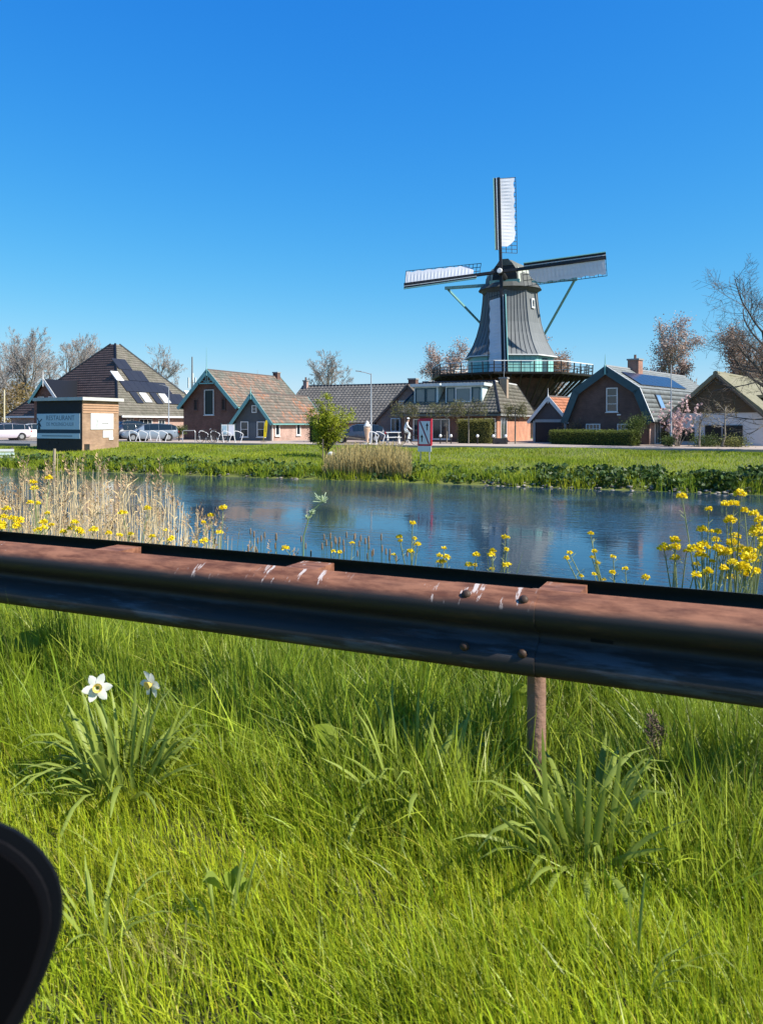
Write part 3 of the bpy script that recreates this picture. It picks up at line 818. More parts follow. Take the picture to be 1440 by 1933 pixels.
def gable(name, label, loc, rz, w, L, ze, zr, wallm, tilem, trim=M_WHITE, over=.35, front_m=None, seed=1, spots=None, tw=.26, th=.34, both=True, board=.2, finial=.7, back_trim=False, eave_over=.3):
    root = thing(name, label, 'house', loc, rz)
    hw = w / 2
    prof = [(-hw, 0), (hw, 0), (hw, ze), (0, zr), (-hw, ze)]
    MB().prism([(x, .03, z if i > 1 else z - .5) for i, (x, z) in enumerate(prof)], (0, L - .06, 0)).build('wall', wallm, root)
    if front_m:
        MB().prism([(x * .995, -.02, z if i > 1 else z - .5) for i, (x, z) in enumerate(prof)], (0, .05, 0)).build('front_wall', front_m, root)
    sl = (zr - ze) / hw
    roof = None
    ex = hw + eave_over; ez = ze - sl * eave_over
    for s in (1, -1):
        n = Vector((s * sl, 0, 1)).normalized()
        p = [Vector((s * ex, -over, ez)), Vector((s * ex, L + .2, ez)), Vector((0, L + .2, zr)), Vector((0, -over, zr))]
        mb = MB().prism([q + n * .02 for q in p], n * .06)
        r = mb.build('roof', tilem if tilem.node_tree.nodes.get('Attribute') is None else MATS.get('roof_underlay') or mat('roof_underlay', (.05, .045, .04), .9), root)
        if s == 1 or both:
            ln = math.hypot(ex, zr - ez)
            tiles('roof_tiles', p[0] + n * .08, (0, 1, 0), (p[3] - p[0]), [(0, 0), (L + .2 + over, 0), (L + .2 + over, ln), (0, ln)], tilem, r, tw, th, .03, seed, .22, spots)
        g_ = MB().tube([(s * (ex + .05), -over, ez - .03), (s * (ex + .05), L + .2, ez - .03)], .065, 8).build('gutter', trim, root)
        for y0 in ((-over - .03,) + ((L + .2,) if back_trim else ())):
            a = Vector((s * (ex + .03), y0, ez - .02)); b = Vector((0, y0, zr + .02))
            MB().prism([a + n * .1, b + n * .1 + Vector((-s * 0, 0, .02)), b - n * board, a - n * board * .9], (0, -.05 if y0 < 0 else .05, 0)).build('barge_board', trim, root)
    MB().tube([(0, -over, zr + .07), (0, L + .2, zr + .07)], .11, 8).build('ridge', mat('ridge_tiles', (.12, .09, .075), .8, (.09, .07, .06), 3), root)
    if finial:
        MB().tube([(0, -over - .06, zr - .45), (0, -over - .06, zr + .15), (0, -over - .06, zr + .28), (0, -over - .06, zr + finial)], [.05, .06, .035, .012], 6).build('finial', trim, root)
    return root

# --- farmhouse with the pyramid roof
def pyramid():
    S_ = 14.6; a, b = -54.7, 57.4
    root = thing('farmhouse', 'large farmhouse with tall pyramid roof, solar panels and pink brick wall', 'house', (a - S_, b, -.2), 0)
    zw = 2.3; H = 10.2; c = S_ / 2; o_ = .35
    MB().box(0, S_, 0, S_, -.5, zw).build('wall', B_PINK, root)
    cor = [(-o_, -o_), (S_ + o_, -o_), (S_ + o_, S_ + o_), (-o_, S_ + o_)]; zt = zw - .05
    rt = .3
    top = [(c - rt, c - rt), (c + rt, c - rt), (c + rt, c + rt), (c - rt, c + rt)]
    M_UND = MATS.get('roof_underlay') or mat('roof_underlay', (.05, .045, .04), .9)
    roof = MB().rings([[(x, y, zt) for x, y in cor], [(x, y, H) for x, y in top]]).build('roof', M_UND, root)
    half = c + o_; ln = math.hypot(half - rt, H - zt)
    for k, (O, U, Vv) in enumerate((((-o_, -o_, zt), (1, 0, 0), (0, half - rt, H - zt)), ((S_ + o_, -o_, zt), (0, 1, 0), (-(half - rt), 0, H - zt)))):
        full = 2 * half
        tiles('roof_tiles', Vector(O) + Vector(((0, -.02, .02), (.02, 0, .02))[k]), U, Vv, [(0, 0), (full, 0), (full / 2 + rt, ln), (full / 2 - rt, ln)], T_BROWN if k else mat('shaded_brown_pantiles', (.105, .07, .062), .6, (.08, .055, .05), .8, 6, tint=1, spec=.35), roof, .27, .36, .03, 31 + k, .15)  # front slope's shade painted in with a darker copy of the tiles
    for k in range(4):
        p = Vector((*cor[k], zt + .05)); q = Vector((*top[k], H + .06)); MB().tube([p, q], .12, 7).build('hip_ridge', T_DARK, roof)
    MB().box(S_ + o_ - .02, S_ + o_ + .14, -o_ + .5, S_ + o_, zt - .12, zt + .06).build('gutter', M_WHITE, root)
    MB().box(-o_, S_ + o_, -o_ - .14, -o_ + .02, zt - .12, zt + .06).build('gutter', M_WHITE, root)
    # solar panels and roof windows on the lit slope (u along +y, v up the slope)
    vd = Vector((-(half - rt), 0, H - zt)).normalized(); n = vd.cross(Vector((0, 1, 0))); n = n if n.z > 0 else -n
    O = Vector((S_ + o_, -o_, zt))
    def onroof(u, v, w, h, m, name, th=.06, parent=roof, lift=.1):
        p = [O + Vector((0, 1, 0)) * x + vd * y + n * lift for x, y in ((u, v), (u + w, v), (u + w, v + h), (u, v + h))]
        return MB().prism(p, n * th).build(name, m, parent)
    M_SOL = mat('solar_black', (.02, .02, .024), .35, (.028, .028, .03), .6, spec=.5)
    for (v0, us) in ((1.9, (1.75, 6.6, 9.6)), ):
        pass
    for r, (v, u0, u1) in enumerate(((1.75, 3.9, 11.9), (3.4, 3.6, 10.6), (5.05, 5.2, 8.6), (6.7, 4.9, 7.1))):
        u = u0
        while u < u1 - .5:
            if not (r == 0 and (5.0 < u + .5 < 6.5 or 8.0 < u + .5 < 9.4)):
                onroof(u, v, .98, 1.6, M_SOL, 'solar_panel')
            u += 1.0
    for (u, v) in ((5.25, 1.9), (8.2, 1.9), (3.3, 4.9), (13.0, 2.6)):
        wv = onroof(u, v, 1.0, 1.35, M_WHITE, 'roof_window', .1, roof, .08)
        onroof(u + .1, v + .1, .8, 1.15, mat('bright_roof_glass', (.55, .6, .62), .08, (.5, .55, .58), 1, spec=.8), 'pane', .02, wv, .175)
    out = (1, 0, 0); xd = (0, 1, 0)
    for u, w_, z, h, bars in ((1.7, .9, .95, 1.05, (2, 1)), (3.9, 1.9, .95, 1.05, (3, 1)), (6.3, 1.0, .95, 1.05, (2, 1)), (10.6, .9, .2, 1.9, (1, 1)), (12.6, 1.0, .95, 1.05, (2, 1))):
        window(root, (S_ + .001, u, z), xd, w_, h, out, bars=bars)
    # projecting front gable
    gx = 6.1; w = 3.5; ze, zr = 4.0, 5.95; y0 = -.9
    porch = MB().prism([(gx - w / 2, y0, 0), (gx + w / 2, y0, 0), (gx + w / 2, y0, ze), (gx, y0, zr), (gx - w / 2, y0, ze)], (0, 5, 0)).build('front_gable', B_DARK, root)
    sl = (zr - ze) / (w / 2)
    for s in (1, -1):
        nn = Vector((s * sl, 0, 1)).normalized(); ex = w / 2 + .35; ez = ze - sl * .35
        p = [Vector((gx + s * ex, y0 - .4, ez)), Vector((gx + s * ex, y0 + 5, ez)), Vector((gx, y0 + 5, zr)), Vector((gx, y0 - .4, zr))]
        MB().prism([q + nn * .02 for q in p], nn * .09).build('gable_roof', T_DARK, root)
        MB().prism([p[0] + nn * .13, p[3] + nn * .13, p[3] - nn * .16, p[0] - nn * .16], (0, -.05, 0)).build('barge_board', M_TEAL if s < 0 else M_WHITE, root)
        window(root, (gx + s * .75, y0 - .001, ze - .35), (1, 0, 0), .85, .6, (0, -1, 0), sill=False)
    MB().tube([(gx, y0 - .44, zr - .7), (gx, y0 - .44, zr + .2), (gx, y0 - .44, zr + .9)], [.05, .05, .015], 6).build('finial', M_WHITE, root)
    MB().box(gx + w / 2 + .35, gx + w / 2 + 2.3, y0 - .3, y0 - .15, 3.95, 4.1).build('gutter', M_WHITE, root)
pyramid()

# --- brick house with the tall dark loft door
def loft_house():
    xc, w, L = -43.35, 6.0, 11.6
    root = gable('brick_house', 'brick gabled house with shaded front, weathered red tile roof and tall loft door', (xc, 57, -.2), 0, w, L, 3.25, 6.3, B_RED, T_OLD, M_TEAL, .45, B_DARK, 41, ((.72, .88, .9), (1.2, .98, .88)), .25, .34, True, .24, 2.1, True)  # gable front takes a darker brick than the sides: its shade painted in
    window(root, (-.05, -.025, 2.3), (1, 0, 0), 1.05, 2.3, (0, -1, 0), glass=mat('dark_green_door', (.012, .022, .022), .4), fw=.06, name='loft_door')
    for s in (-1, 1):
        window(root, (s * 1.55, -.025, 2.75), (1, 0, 0), .45, 1.0, (0, -1, 0), frame=B_DARK, glass=mat('shutter', (.03, .022, .02), .7), fw=.05)
    # gable fretwork
    fr = MB()
    zr = 6.3
    fr.bar((-.95, -.5, 5.15), (.95, -.5, 5.15), .06, .1)
    for s in (-1, 1):
        fr.bar((s * .1, -.5, 6.1), (s * .1, -.5, 5.15), .05, .05); fr.bar((0, -.5, 5.3), (s * .7, -.5, 5.5), .05, .06)
        for k in range(6): 
            a0 = math.pi * k / 5; a1 = math.pi * (k + 1) / 5
            if k < 5: fr.bar((s * .5 + .25 * math.cos(a0), -.5, 5.22 + .25 * math.sin(a0)), (s * .5 + .25 * math.cos(a1), -.5, 5.22 + .25 * math.sin(a1)), .05, .05)
    fr.build('gable_fretwork', M_TEAL, root)
    chimney(root, .1, L - .6, 5.6, 6.75, .55, B_DARK, False)
    MB().tube([(-.9, 9, 5.2), (-.9, 9, 7.0)], .02, 5).build('aerial', M_STEEL, root)
    window(root, (w / 2 + .001, 1.0, .9), (0, 1, 0), .9, 1.2, (1, 0, 0), bars=(2, 2))
    # lower wing in front of the right side
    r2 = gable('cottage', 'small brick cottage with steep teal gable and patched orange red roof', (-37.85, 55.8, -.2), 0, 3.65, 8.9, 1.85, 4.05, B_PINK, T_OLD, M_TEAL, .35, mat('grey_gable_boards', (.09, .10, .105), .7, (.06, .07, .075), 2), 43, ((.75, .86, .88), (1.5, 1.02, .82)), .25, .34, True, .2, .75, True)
    MB().box(-1.75, 1.75, -.05, -.022, .0, 1.6).build('front_boards', mat('grey_blue_boards', (.10, .12, .135), .6, (.075, .09, .105), 2), r2)
    for x in (-.85, .85): window(r2, (x, -.051, .35), (1, 0, 0), .8, 1.35, (0, -1, 0), bars=(1, 2))
    window(r2, (.15, -.022, 2.45), (1, 0, 0), .5, .65, (0, -1, 0), bars=(1, 2), sill=False)
    for y in (.9, 4.4): window(r2, (1.826, y, .45), (0, 1, 0), .72, 1.3, (1, 0, 0), bars=(1, 1), fw=.1)
    MB().tube([(1.88, .1, 1.5), (1.88, .1, 0)], .04, 6).build('drain_pipe', M_WHITE, r2)
loft_house()

# --- long dark barn and the brown gable beside it
def barn():
    x0, x1 = -41.8, -26.0
    root = thing('barn', 'long low barn under a dark ribbed tile roof', 'barn', (x0, 66, -.2), 0)
    w = x1 - x0; ze, zr, dp = 1.75, 5.4, 5.2
    MB().prism([(0, 0, -.5), (0, 2 * dp, -.5), (0, 2 * dp, ze), (0, dp, zr), (0, 0, ze)], (w, 0, 0)).build('wall', B_PINK, root)
    for s in (1, -1):
        y0 = dp - s * (dp + .4); e = ze - (zr - ze) / dp * .4
        p = [Vector((-.25, y0, e)), Vector((w, y0, e)), Vector((w, dp, zr)), Vector((-.25, dp, zr))]; n = Vector((0, -s * (zr - ze), dp)).normalized()
        r = MB().prism([q + n * .02 for q in p], n * .06).build('roof', mat('roof_underlay', (.05, .045, .04), .9), root)
        if s == 1:
            ln = (p[3] - p[0]).length
            tiles('roof_tiles', p[0] + n * .08, (1, 0, 0), p[3] - p[0], [(0, 0), (w + .25, 0), (w + .25, ln), (0, ln)], mat('ribbed_dark_tiles', (.21, .19, .165), .7, (.16, .145, .125), .5, 5, tint=1), r, .40, .42, .085, 51, .12)
    MB().tube([(-.25, dp, zr + .08), (w, dp, zr + .08)], .12, 8).build('ridge', T_DARK, root)
    chimney(root, .35, dp - .3, 4.6, 6.0, .42, B_PINK)
    r2 = gable('brown_gable_house', 'brown rendered gable wall with chimney between barn and dormer house', (-26.4, 63, -.2), 0, 6.2, 6, 1.75, 4.85, brick_mat('brown_brick', (.235, .165, .14), (.20, .14, .118), (.22, .18, .16), .3), T_BROWN, mat('brown_verge', (.12, .09, .075), .8), .12, None, 53, None, finial=0, board=.1, both=False)
    chimney(r2, .15, .9, 4.2, 5.45, .7, B_DARK, False); chimney(r2, 1.15, 1.6, 3.4, 5.2, .5, B_DARK, False)
    window(r2, (-.35, .026, 3.0), (1, 0, 0), 1.0, .55, (0, -1, 0), bars=(4, 2), sill=False)
    window(r2, (-1.2, .026, .8), (1, 0, 0), .9, 1.2, (0, -1, 0), bars=(2, 1))
barn()

# --- bungalow with two dormers
def dormer_house():
    a0, a1, b0, b1 = -25.5, -16.6, 58.0, 69.6
    root = thing('dormer_house', 'brick bungalow with brown tiled hip roof and two white dormers', 'house', (a0, b0, -.2), 0)
    w = a1 - a0; L = b1 - b0; ze, zr = 2.32, 4.95
    MB().box(.45, w - .35, .5, L - .4, -.5, 2.6).build('wall', B_ORANGE, root)
    MB().box(.45, w - .35, .46, .497, -.3, 2.3).build('front_wall', B_DARK, root)  # shade of the front painted as darker brick over the orange
    cor = [(0, 0), (w, 0), (w, L), (0, L)]; top = [(1.2, 3.5), (w - 1.45, 3.5), (w - 1.45, L - 1.2), (1.2, L - 1.2)]
    und = mat('roof_underlay', (.05, .045, .04), .9)
    roof = MB().rings([[(x, y, ze) for x, y in cor], [(x, y, zr) for x, y in top]]).build('roof', und, root)
    ln = math.hypot(3.5, zr - ze); tiles('roof_tiles', (0, -.03, ze + .03), (1, 0, 0), (0, 3.5, zr - ze), [(0, 0), (w, 0), (w - 1.45, ln), (1.2, ln)], T_BROWN, roof, .30, .40, .045, 61, .2)
    ln = math.hypot(1.45, zr - ze); tiles('roof_tiles', (w + .03, 0, ze + .02), (0, 1, 0), (-1.45, 0, zr - ze), [(0, 0), (L, 0), (L - 1.2, ln), (3.5, ln)], T_BROWN, roof, .30, .36, .045, 62, .2)
    for k in range(4):
        MB().tube([(*cor[k], ze + .06), (*top[k], zr + .05)], .11, 7).build('hip_ridge', T_DARK, roof)
        MB().tube([(*top[k], zr + .05), (*top[(k + 1) % 4], zr + .05)], .10, 7).build('ridge', T_DARK if k != 1 else mat('pale_ridge', (.5, .49, .46), .7), roof)
    MB().box(-.1, w + .1, -.12, .02, ze - .22, ze - .03).build('fascia', mat('grey_green_fascia', (.11, .13, .11), .6), root)
    MB().box(w - .02, w + .12, .022, L, ze - .2, ze - .03).build('fascia', mat('grey_fascia', (.32, .32, .30), .6), root)
    def dorm(xc, ww, bars):
        y0, zb, zt = 1.1, 3.15, 4.55
        d = MB().prism([(xc - ww / 2, y0, zb), (xc - ww / 2, y0, zt), (xc - ww / 2, 3.6, zt), (xc - ww / 2, 3.2, zt - .3)], (ww, 0, 0)).build('dormer', mat('mint_white_boards', (.62, .72, .70), .5, (.55, .65, .63), 2), root)
        MB().box(xc - ww / 2 - .25, xc + ww / 2 + .25, y0 - .3, 3.9, zt + .003, zt + .24).build('dormer_roof', mat('pale_fascia', (.60, .66, .66), .5), d)
        n = len(bars); x = xc - ww / 2 + .12
        for i, bw in enumerate(bars):
            window(root, (x + bw / 2, y0 - .002, zb + .1), (1, 0, 0), bw, zt - zb - .22, (0, -1, 0), frame=M_DTEAL if bw < .9 else M_WHITE, glass=mat('dormer_glass', (.12, .17, .18), .08, (.08, .12, .13), .8, spec=.8), fw=.08, sill=False)
            x += bw + .04
    dorm(2.35, 2.1, (.9 - .01, .9 - .01)); dorm(5.6, 3.1, (.7, 1.35, .7))
    ch = chimney(root, w - .95, 4.6, 3.3, 5.25, .62, mat('tan_brick', (.33, .25, .18), .9, (.26, .2, .145), 4), False)
    MB().tube([(w - .95, 4.6, 5.3), (w - .95, 4.6, 6.9)], .02, 5).build('aerial', M_STEEL, root)
    for x, ww, z, h in ((2.0, 1.0, .15, 1.75), (3.9, 1.5, .25, 1.65), (6.2, 1.6, .25, 1.65), (8.0, .9, .15, 1.8)):
        window(root, (x, .458, z), (1, 0, 0), ww, h, (0, -1, 0), bars=(2, 1) if ww > 1.2 else (1, 1))
    window(root, (w - .349, 2.2, .15), (0, 1, 0), 1.7, 1.85, (1, 0, 0), bars=(2, 1))
    arch = [(w - .33, 6.2 + .55 * math.cos(a), 1.15 + .45 * math.sin(a)) for a in np.linspace(0, math.pi, 9)]
    MB().prism([(w - .33, 5.65, .0), (w - .33, 6.75, .0)] + arch, (.03, 0, 0)).build('arched_gate', mat('orange_boards', (.52, .24, .14), .7), root)
dormer_house()

# --- garage with red tiles
def garage():
    p = W(1038, 800, 60.5); 
    root = gable('garage', 'small dark gabled garage with white trim and orange tiled roof', (p.x, p.y, -.2), -R(15), 2.95, 7, 1.95, 3.55, mat('dark_boards', (.06, .055, .055), .7, (.045, .042, .042), 2), T_RED, M_WHITE, .3, mat('grey_boards', (.085, .08, .085), .7, (.065, .06, .065), 2), 71, None, .25, .33, True, .16, .75)
    MB().box(-1.25, 1.25, -.075, -.025, 0, 1.62).build('garage_door', mat('navy_door', (.010, .014, .024), .5), root)
    for x in (-1.35, 1.35): MB().box(x - .1, x + .1, -.13, -.024, -.1, 1.75).build('door_post', mat('grey_blue_frame', (.30, .36, .38), .6), root)
    MB().box(-1.249, 1.249, -.13, -.024, 1.623, 1.85).build('lintel', mat('grey_blue_frame', (.30, .36, .38), .6), root)
garage()

# --- gambrel barn house
def gambrel():
    p = W(1145, 800, 55.6); w = 6.3; L = 16.5
    root = thing('gambrel_house', 'brick gambrel house with solar panels and shaded teal edged gable', 'house', (p.x, p.y, -.2), -R(15.3))
    hw = w / 2; pr = [(hw, 1.95), (2.42, 3.95), (0, 5.55)]
    wall = brick_mat('shaded_gable_brick', (.125, .08, .068), (.10, .062, .054), (.12, .10, .09), .5)  # gable brick darkened to paint its shade; side walls stay pink
    MB().prism([(-hw + .1, .2, -.5), (hw - .1, .2, -.5), (hw - .1, .2, 1.95), (2.36, .2, 3.85), (0, .2, 5.4), (-2.36, .2, 3.85), (-hw + .1, .2, 1.95)], (0, L - .4, 0)).build('wall', B_PINK, root)
    MB().prism([(-hw + .1, .12, -.5), (hw - .1, .12, -.5), (hw - .1, .12, 1.95), (2.36, .12, 3.85), (0, .12, 5.4), (-2.36, .12, 3.85), (-hw + .1, .12, 1.95)], (0, .07, 0)).build('front_wall', wall, root)
    und = mat('roof_underlay', (.05, .045, .04), .9)
    tm = mat('blue_grey_tiles', (.20, .215, .215), .55, (.15, .165, .165), .8, 6, tint=1, spec=.4)
    up_roof = None
    for s in (1, -1):
        q = [(s * (hw + .25), 1.6)] + [(s * a, b) for a, b in pr[1:]]
        for k in range(2):
            (xa, za), (xb, zb) = q[k], q[k + 1]; n = Vector((s * (zb - za), 0, abs(xb - xa))).normalized()
            P = [Vector((xa, -.25, za)), Vector((xa, L, za)), Vector((xb, L, zb)), Vector((xb, -.25, zb))]
            r = MB().prism([v + n * .02 for v in P], n * .06).build('roof', und, root)
            if s == 1:
                ln = (P[3] - P[0]).length
                tiles('roof_tiles', P[0] + n * .08, (0, 1, 0), P[3] - P[0], [(0, 0), (L + .25, 0), (L + .25, ln), (0, ln)], tm, r, .30, .36, .025, 81 + k, .12)
                if k == 1: up_roof = (r, P, n, (P[3] - P[0]).normalized(), ln)
                else: low_roof = (r, P, n, (P[3] - P[0]).normalized(), ln)
            MB().prism([P[0] + n * .12, P[3] + n * .12, P[3] - n * .42 - Vector((0, 0, .0)), P[0] - n * .42], (0, -.06, 0)).build('barge_board', M_DTEAL, root)
            if s == 1: MB().prism([P[0] + n * .16, P[3] + n * .16, P[3] + n * .121, P[0] + n * .121], (0, -.09, 0)).build('verge_strip', M_WHITE, root)
    MB().tube([(0, -.25, 5.66), (0, L, 5.66)], .11, 8).build('ridge', mat('grey_ridge', (.25, .26, .26), .7), root)
    MB().tube([(0, -.32, 5.05), (0, -.32, 5.7), (0, -.32, 5.8), (0, -.32, 6.5)], [.07, .07, .04, .012], 6).build('finial', M_TEAL, root)
    r, P, n, vd, ln = up_roof
    sol = mat('solar_blue', (.018, .026, .055), .25, (.022, .03, .06), .6, spec=.7)
    for i in range(9):
        u = 1.0 + i * 1.06
        for v in (.35,):
            q = [P[0] + Vector((0, 1, 0)) * a + vd * b + n * .16 for a, b in ((u, v), (u + 1.03, v), (u + 1.03, v + 1.75), (u, v + 1.75))]
            MB().prism(q, n * .05).build('solar_panel', sol, r)
    r, P, n, vd, ln = low_roof
    for u in (2.3,):
        q = [P[0] + Vector((0, 1, 0)) * a + vd * b + n * .1 for a, b in ((u, .95), (u + .95, .95), (u + .95, 2.15), (u, 2.15))]
        wv = MB().prism(q, n * .08).build('roof_window', mat('dark_frame', (.05, .055, .06), .5), r)
        q = [P[0] + Vector((0, 1, 0)) * a + vd * b + n * .185 for a, b in ((u + .1, 1.05), (u + .85, 1.05), (u + .85, 2.05), (u + .1, 2.05))]
        MB().prism(q, n * .01).build('pane', glass_mat('sky_glass', (.2, .32, .5), .04), wv)
    chimney(root, .25, 4.6, 5.0, 6.35, .85, B_RED)
    window(root, (.35, .119, 2.35), (1, 0, 0), .85, 1.75, (0, -1, 0), bars=(1, 3), fw=.07)
    for x in (-1.1, 1.3): window(root, (x, .119, .75), (1, 0, 0), 1.1, .75, (0, -1, 0), bars=(4, 2), fw=.06)
    MB().box(.75, 1.0, .0, .118, 2.1, 2.2).build('wall_lamp', M_WHITE, root)
    window(root, (hw - .099, 1.6, -.02), (0, 1, 0), 1.1, 1.95, (1, 0, 0), bars=(2, 1), fw=.12, name='door', sill=False)
    MB().tube([(hw + .3, -.2, 1.6), (hw + .3, L, 1.6)], .06, 8).build('gutter', T_DARK, root)
gambrel()

# --- white barn with thatch
def thatched():
    p = W(1352, 800, 52.5); w = 6.5; L = 12; hw = w / 2
    root = thing('thatched_barn', 'white walled barn with mossy thatched roof and dark boarded gable', 'barn', (p.x, p.y, -.2), -R(14))
    ze, zr = 1.9, 4.75
    wh = mat('white_render', (.62, .63, .64), .8, (.52, .53, .54), 1.2, 6)
    MB().prism([(-hw, .1, -.5), (hw, .1, -.5), (hw, .1, ze), (0, .1, zr - .1), (-hw, .1, ze)], (0, L, 0)).build('wall', wh, root)
    bd = mat('mossy_boards', (.075, .068, .045), .9, (.13, .085, .05), 1.5, 6)
    sl = (zr - ze) / hw; z0 = ze + .35
    g_ = MB().prism([(-hw + (z0 - ze) / sl + .05, .06, z0), (hw - (z0 - ze) / sl - .05, .06, z0), (0, .06, zr - .15)], (0, .03, 0)).build('gable_boards', bd, root)
    z = z0
    while z < zr - .6:
        h = .19; x = (zr - .15 - z - h) / sl
        if x > .15: MB().box(-x, x, .025, .058, z + .01, z + h - .01).build('board', bd, g_)
        z += h
    th = mat('thatch', (.25, .225, .165), .95, (.15, .15, .085), 1.6, 8, bump=1.0, bscale=30, stretch=(1, 1, 3))
    for s in (1, -1):
        n = Vector((s * sl, 0, 1)).normalized(); ex = hw + .35; ez = ze - sl * .35
        nu, nv = 40, 14; rg = np.random.default_rng(91)
        top = []; 
        for i in range(nu + 1):
            for j in range(nv + 1):
                u = -.35 + (L + .7) * i / nu; v = j / nv
                q = Vector((s * ex * (1 - v), u, ez + (zr - ez) * v)) + n * (.22 + rg.normal() * .015 + .03 * math.sin(u * 1.3))
                top.append(q)
        bot = [Vector((s * ex * (1 - v), u, ez + (zr - ez) * v)) for u in (-.35, L + .35) for v in (0, 1)]
        V = [tuple(q) for q in top]; F = [[i * (nv + 1) + j, i * (nv + 1) + j + 1, (i + 1) * (nv + 1) + j + 1, (i + 1) * (nv + 1) + j] for i in range(nu) for j in range(nv)]
        mb = MB(); mb.add(V, F)
        for i in range(nu):
            a = top[i * (nv + 1)]; b = top[(i + 1) * (nv + 1)]; mb.add([a, b, b - n * .22, a - n * .22], [(0, 1, 2, 3)])
        for j in range(nv):
            a = top[j]; b = top[j + 1]; mb.add([a, b, b - n * .24, a - n * .24], [(0, 1, 2, 3)])
        mb.add([top[0] - n * .2, top[nu * (nv + 1)] - n * .2, top[nu * (nv + 1) + nv] - n * .2, top[nv] - n * .2], [(0, 1, 2, 3)])
        mb.build('roof', th, root)
    MB().tube([(0, -.35, zr + .2), (0, L + .35, zr + .2)], .16, 8).build('ridge', th, root)
    MB().prism([(hw + .38, -.38, ze - .45), (.1, -.38, zr + .1), (.1, -.38, zr - .08), (hw + .38, -.38, ze - .62)], (0, -.05, 0)).build('barge_board', M_GREYWOOD, root)
    for x, ww in ((-.25, 1.05), (1.0, 1.25)):
        MB().box(x - ww / 2, x + ww / 2, .03, .098, 0, 1.4).build('door', mat('black_opening', (.012, .013, .012), .6), root)
    MB().box(-2.9, -1.5, .03, .098, .3, 1.2).build('window', M_GLASS, root)
    # eyebrow dormer in the lit slope
    nx = Vector((sl, 0, 1)).normalized()
    d = MB().prism([(hw - .55, 3.6, 2.35), (hw - .55, 7.2, 2.35), (hw - .55, 7.2, 3.3), (hw - .55, 3.6, 3.3)], (-1.6, 0, 0)).build('dormer', bd, root)
    MB().box(hw - 2.6, hw - .3, 3.3, 7.5, 3.32, 3.52).build('dormer_roof', th, d)
    for y in (4.2, 5.4, 6.6): window(root, (hw - .549, y, 2.4), (0, 1, 0), .95, .8, (1, 0, 0), frame=M_GREYWOOD, sill=False)
    window(root, (hw + .001, 1.2, 0), (0, 1, 0), 1.0, 1.6, (1, 0, 0), name='door', sill=False)
thatched()

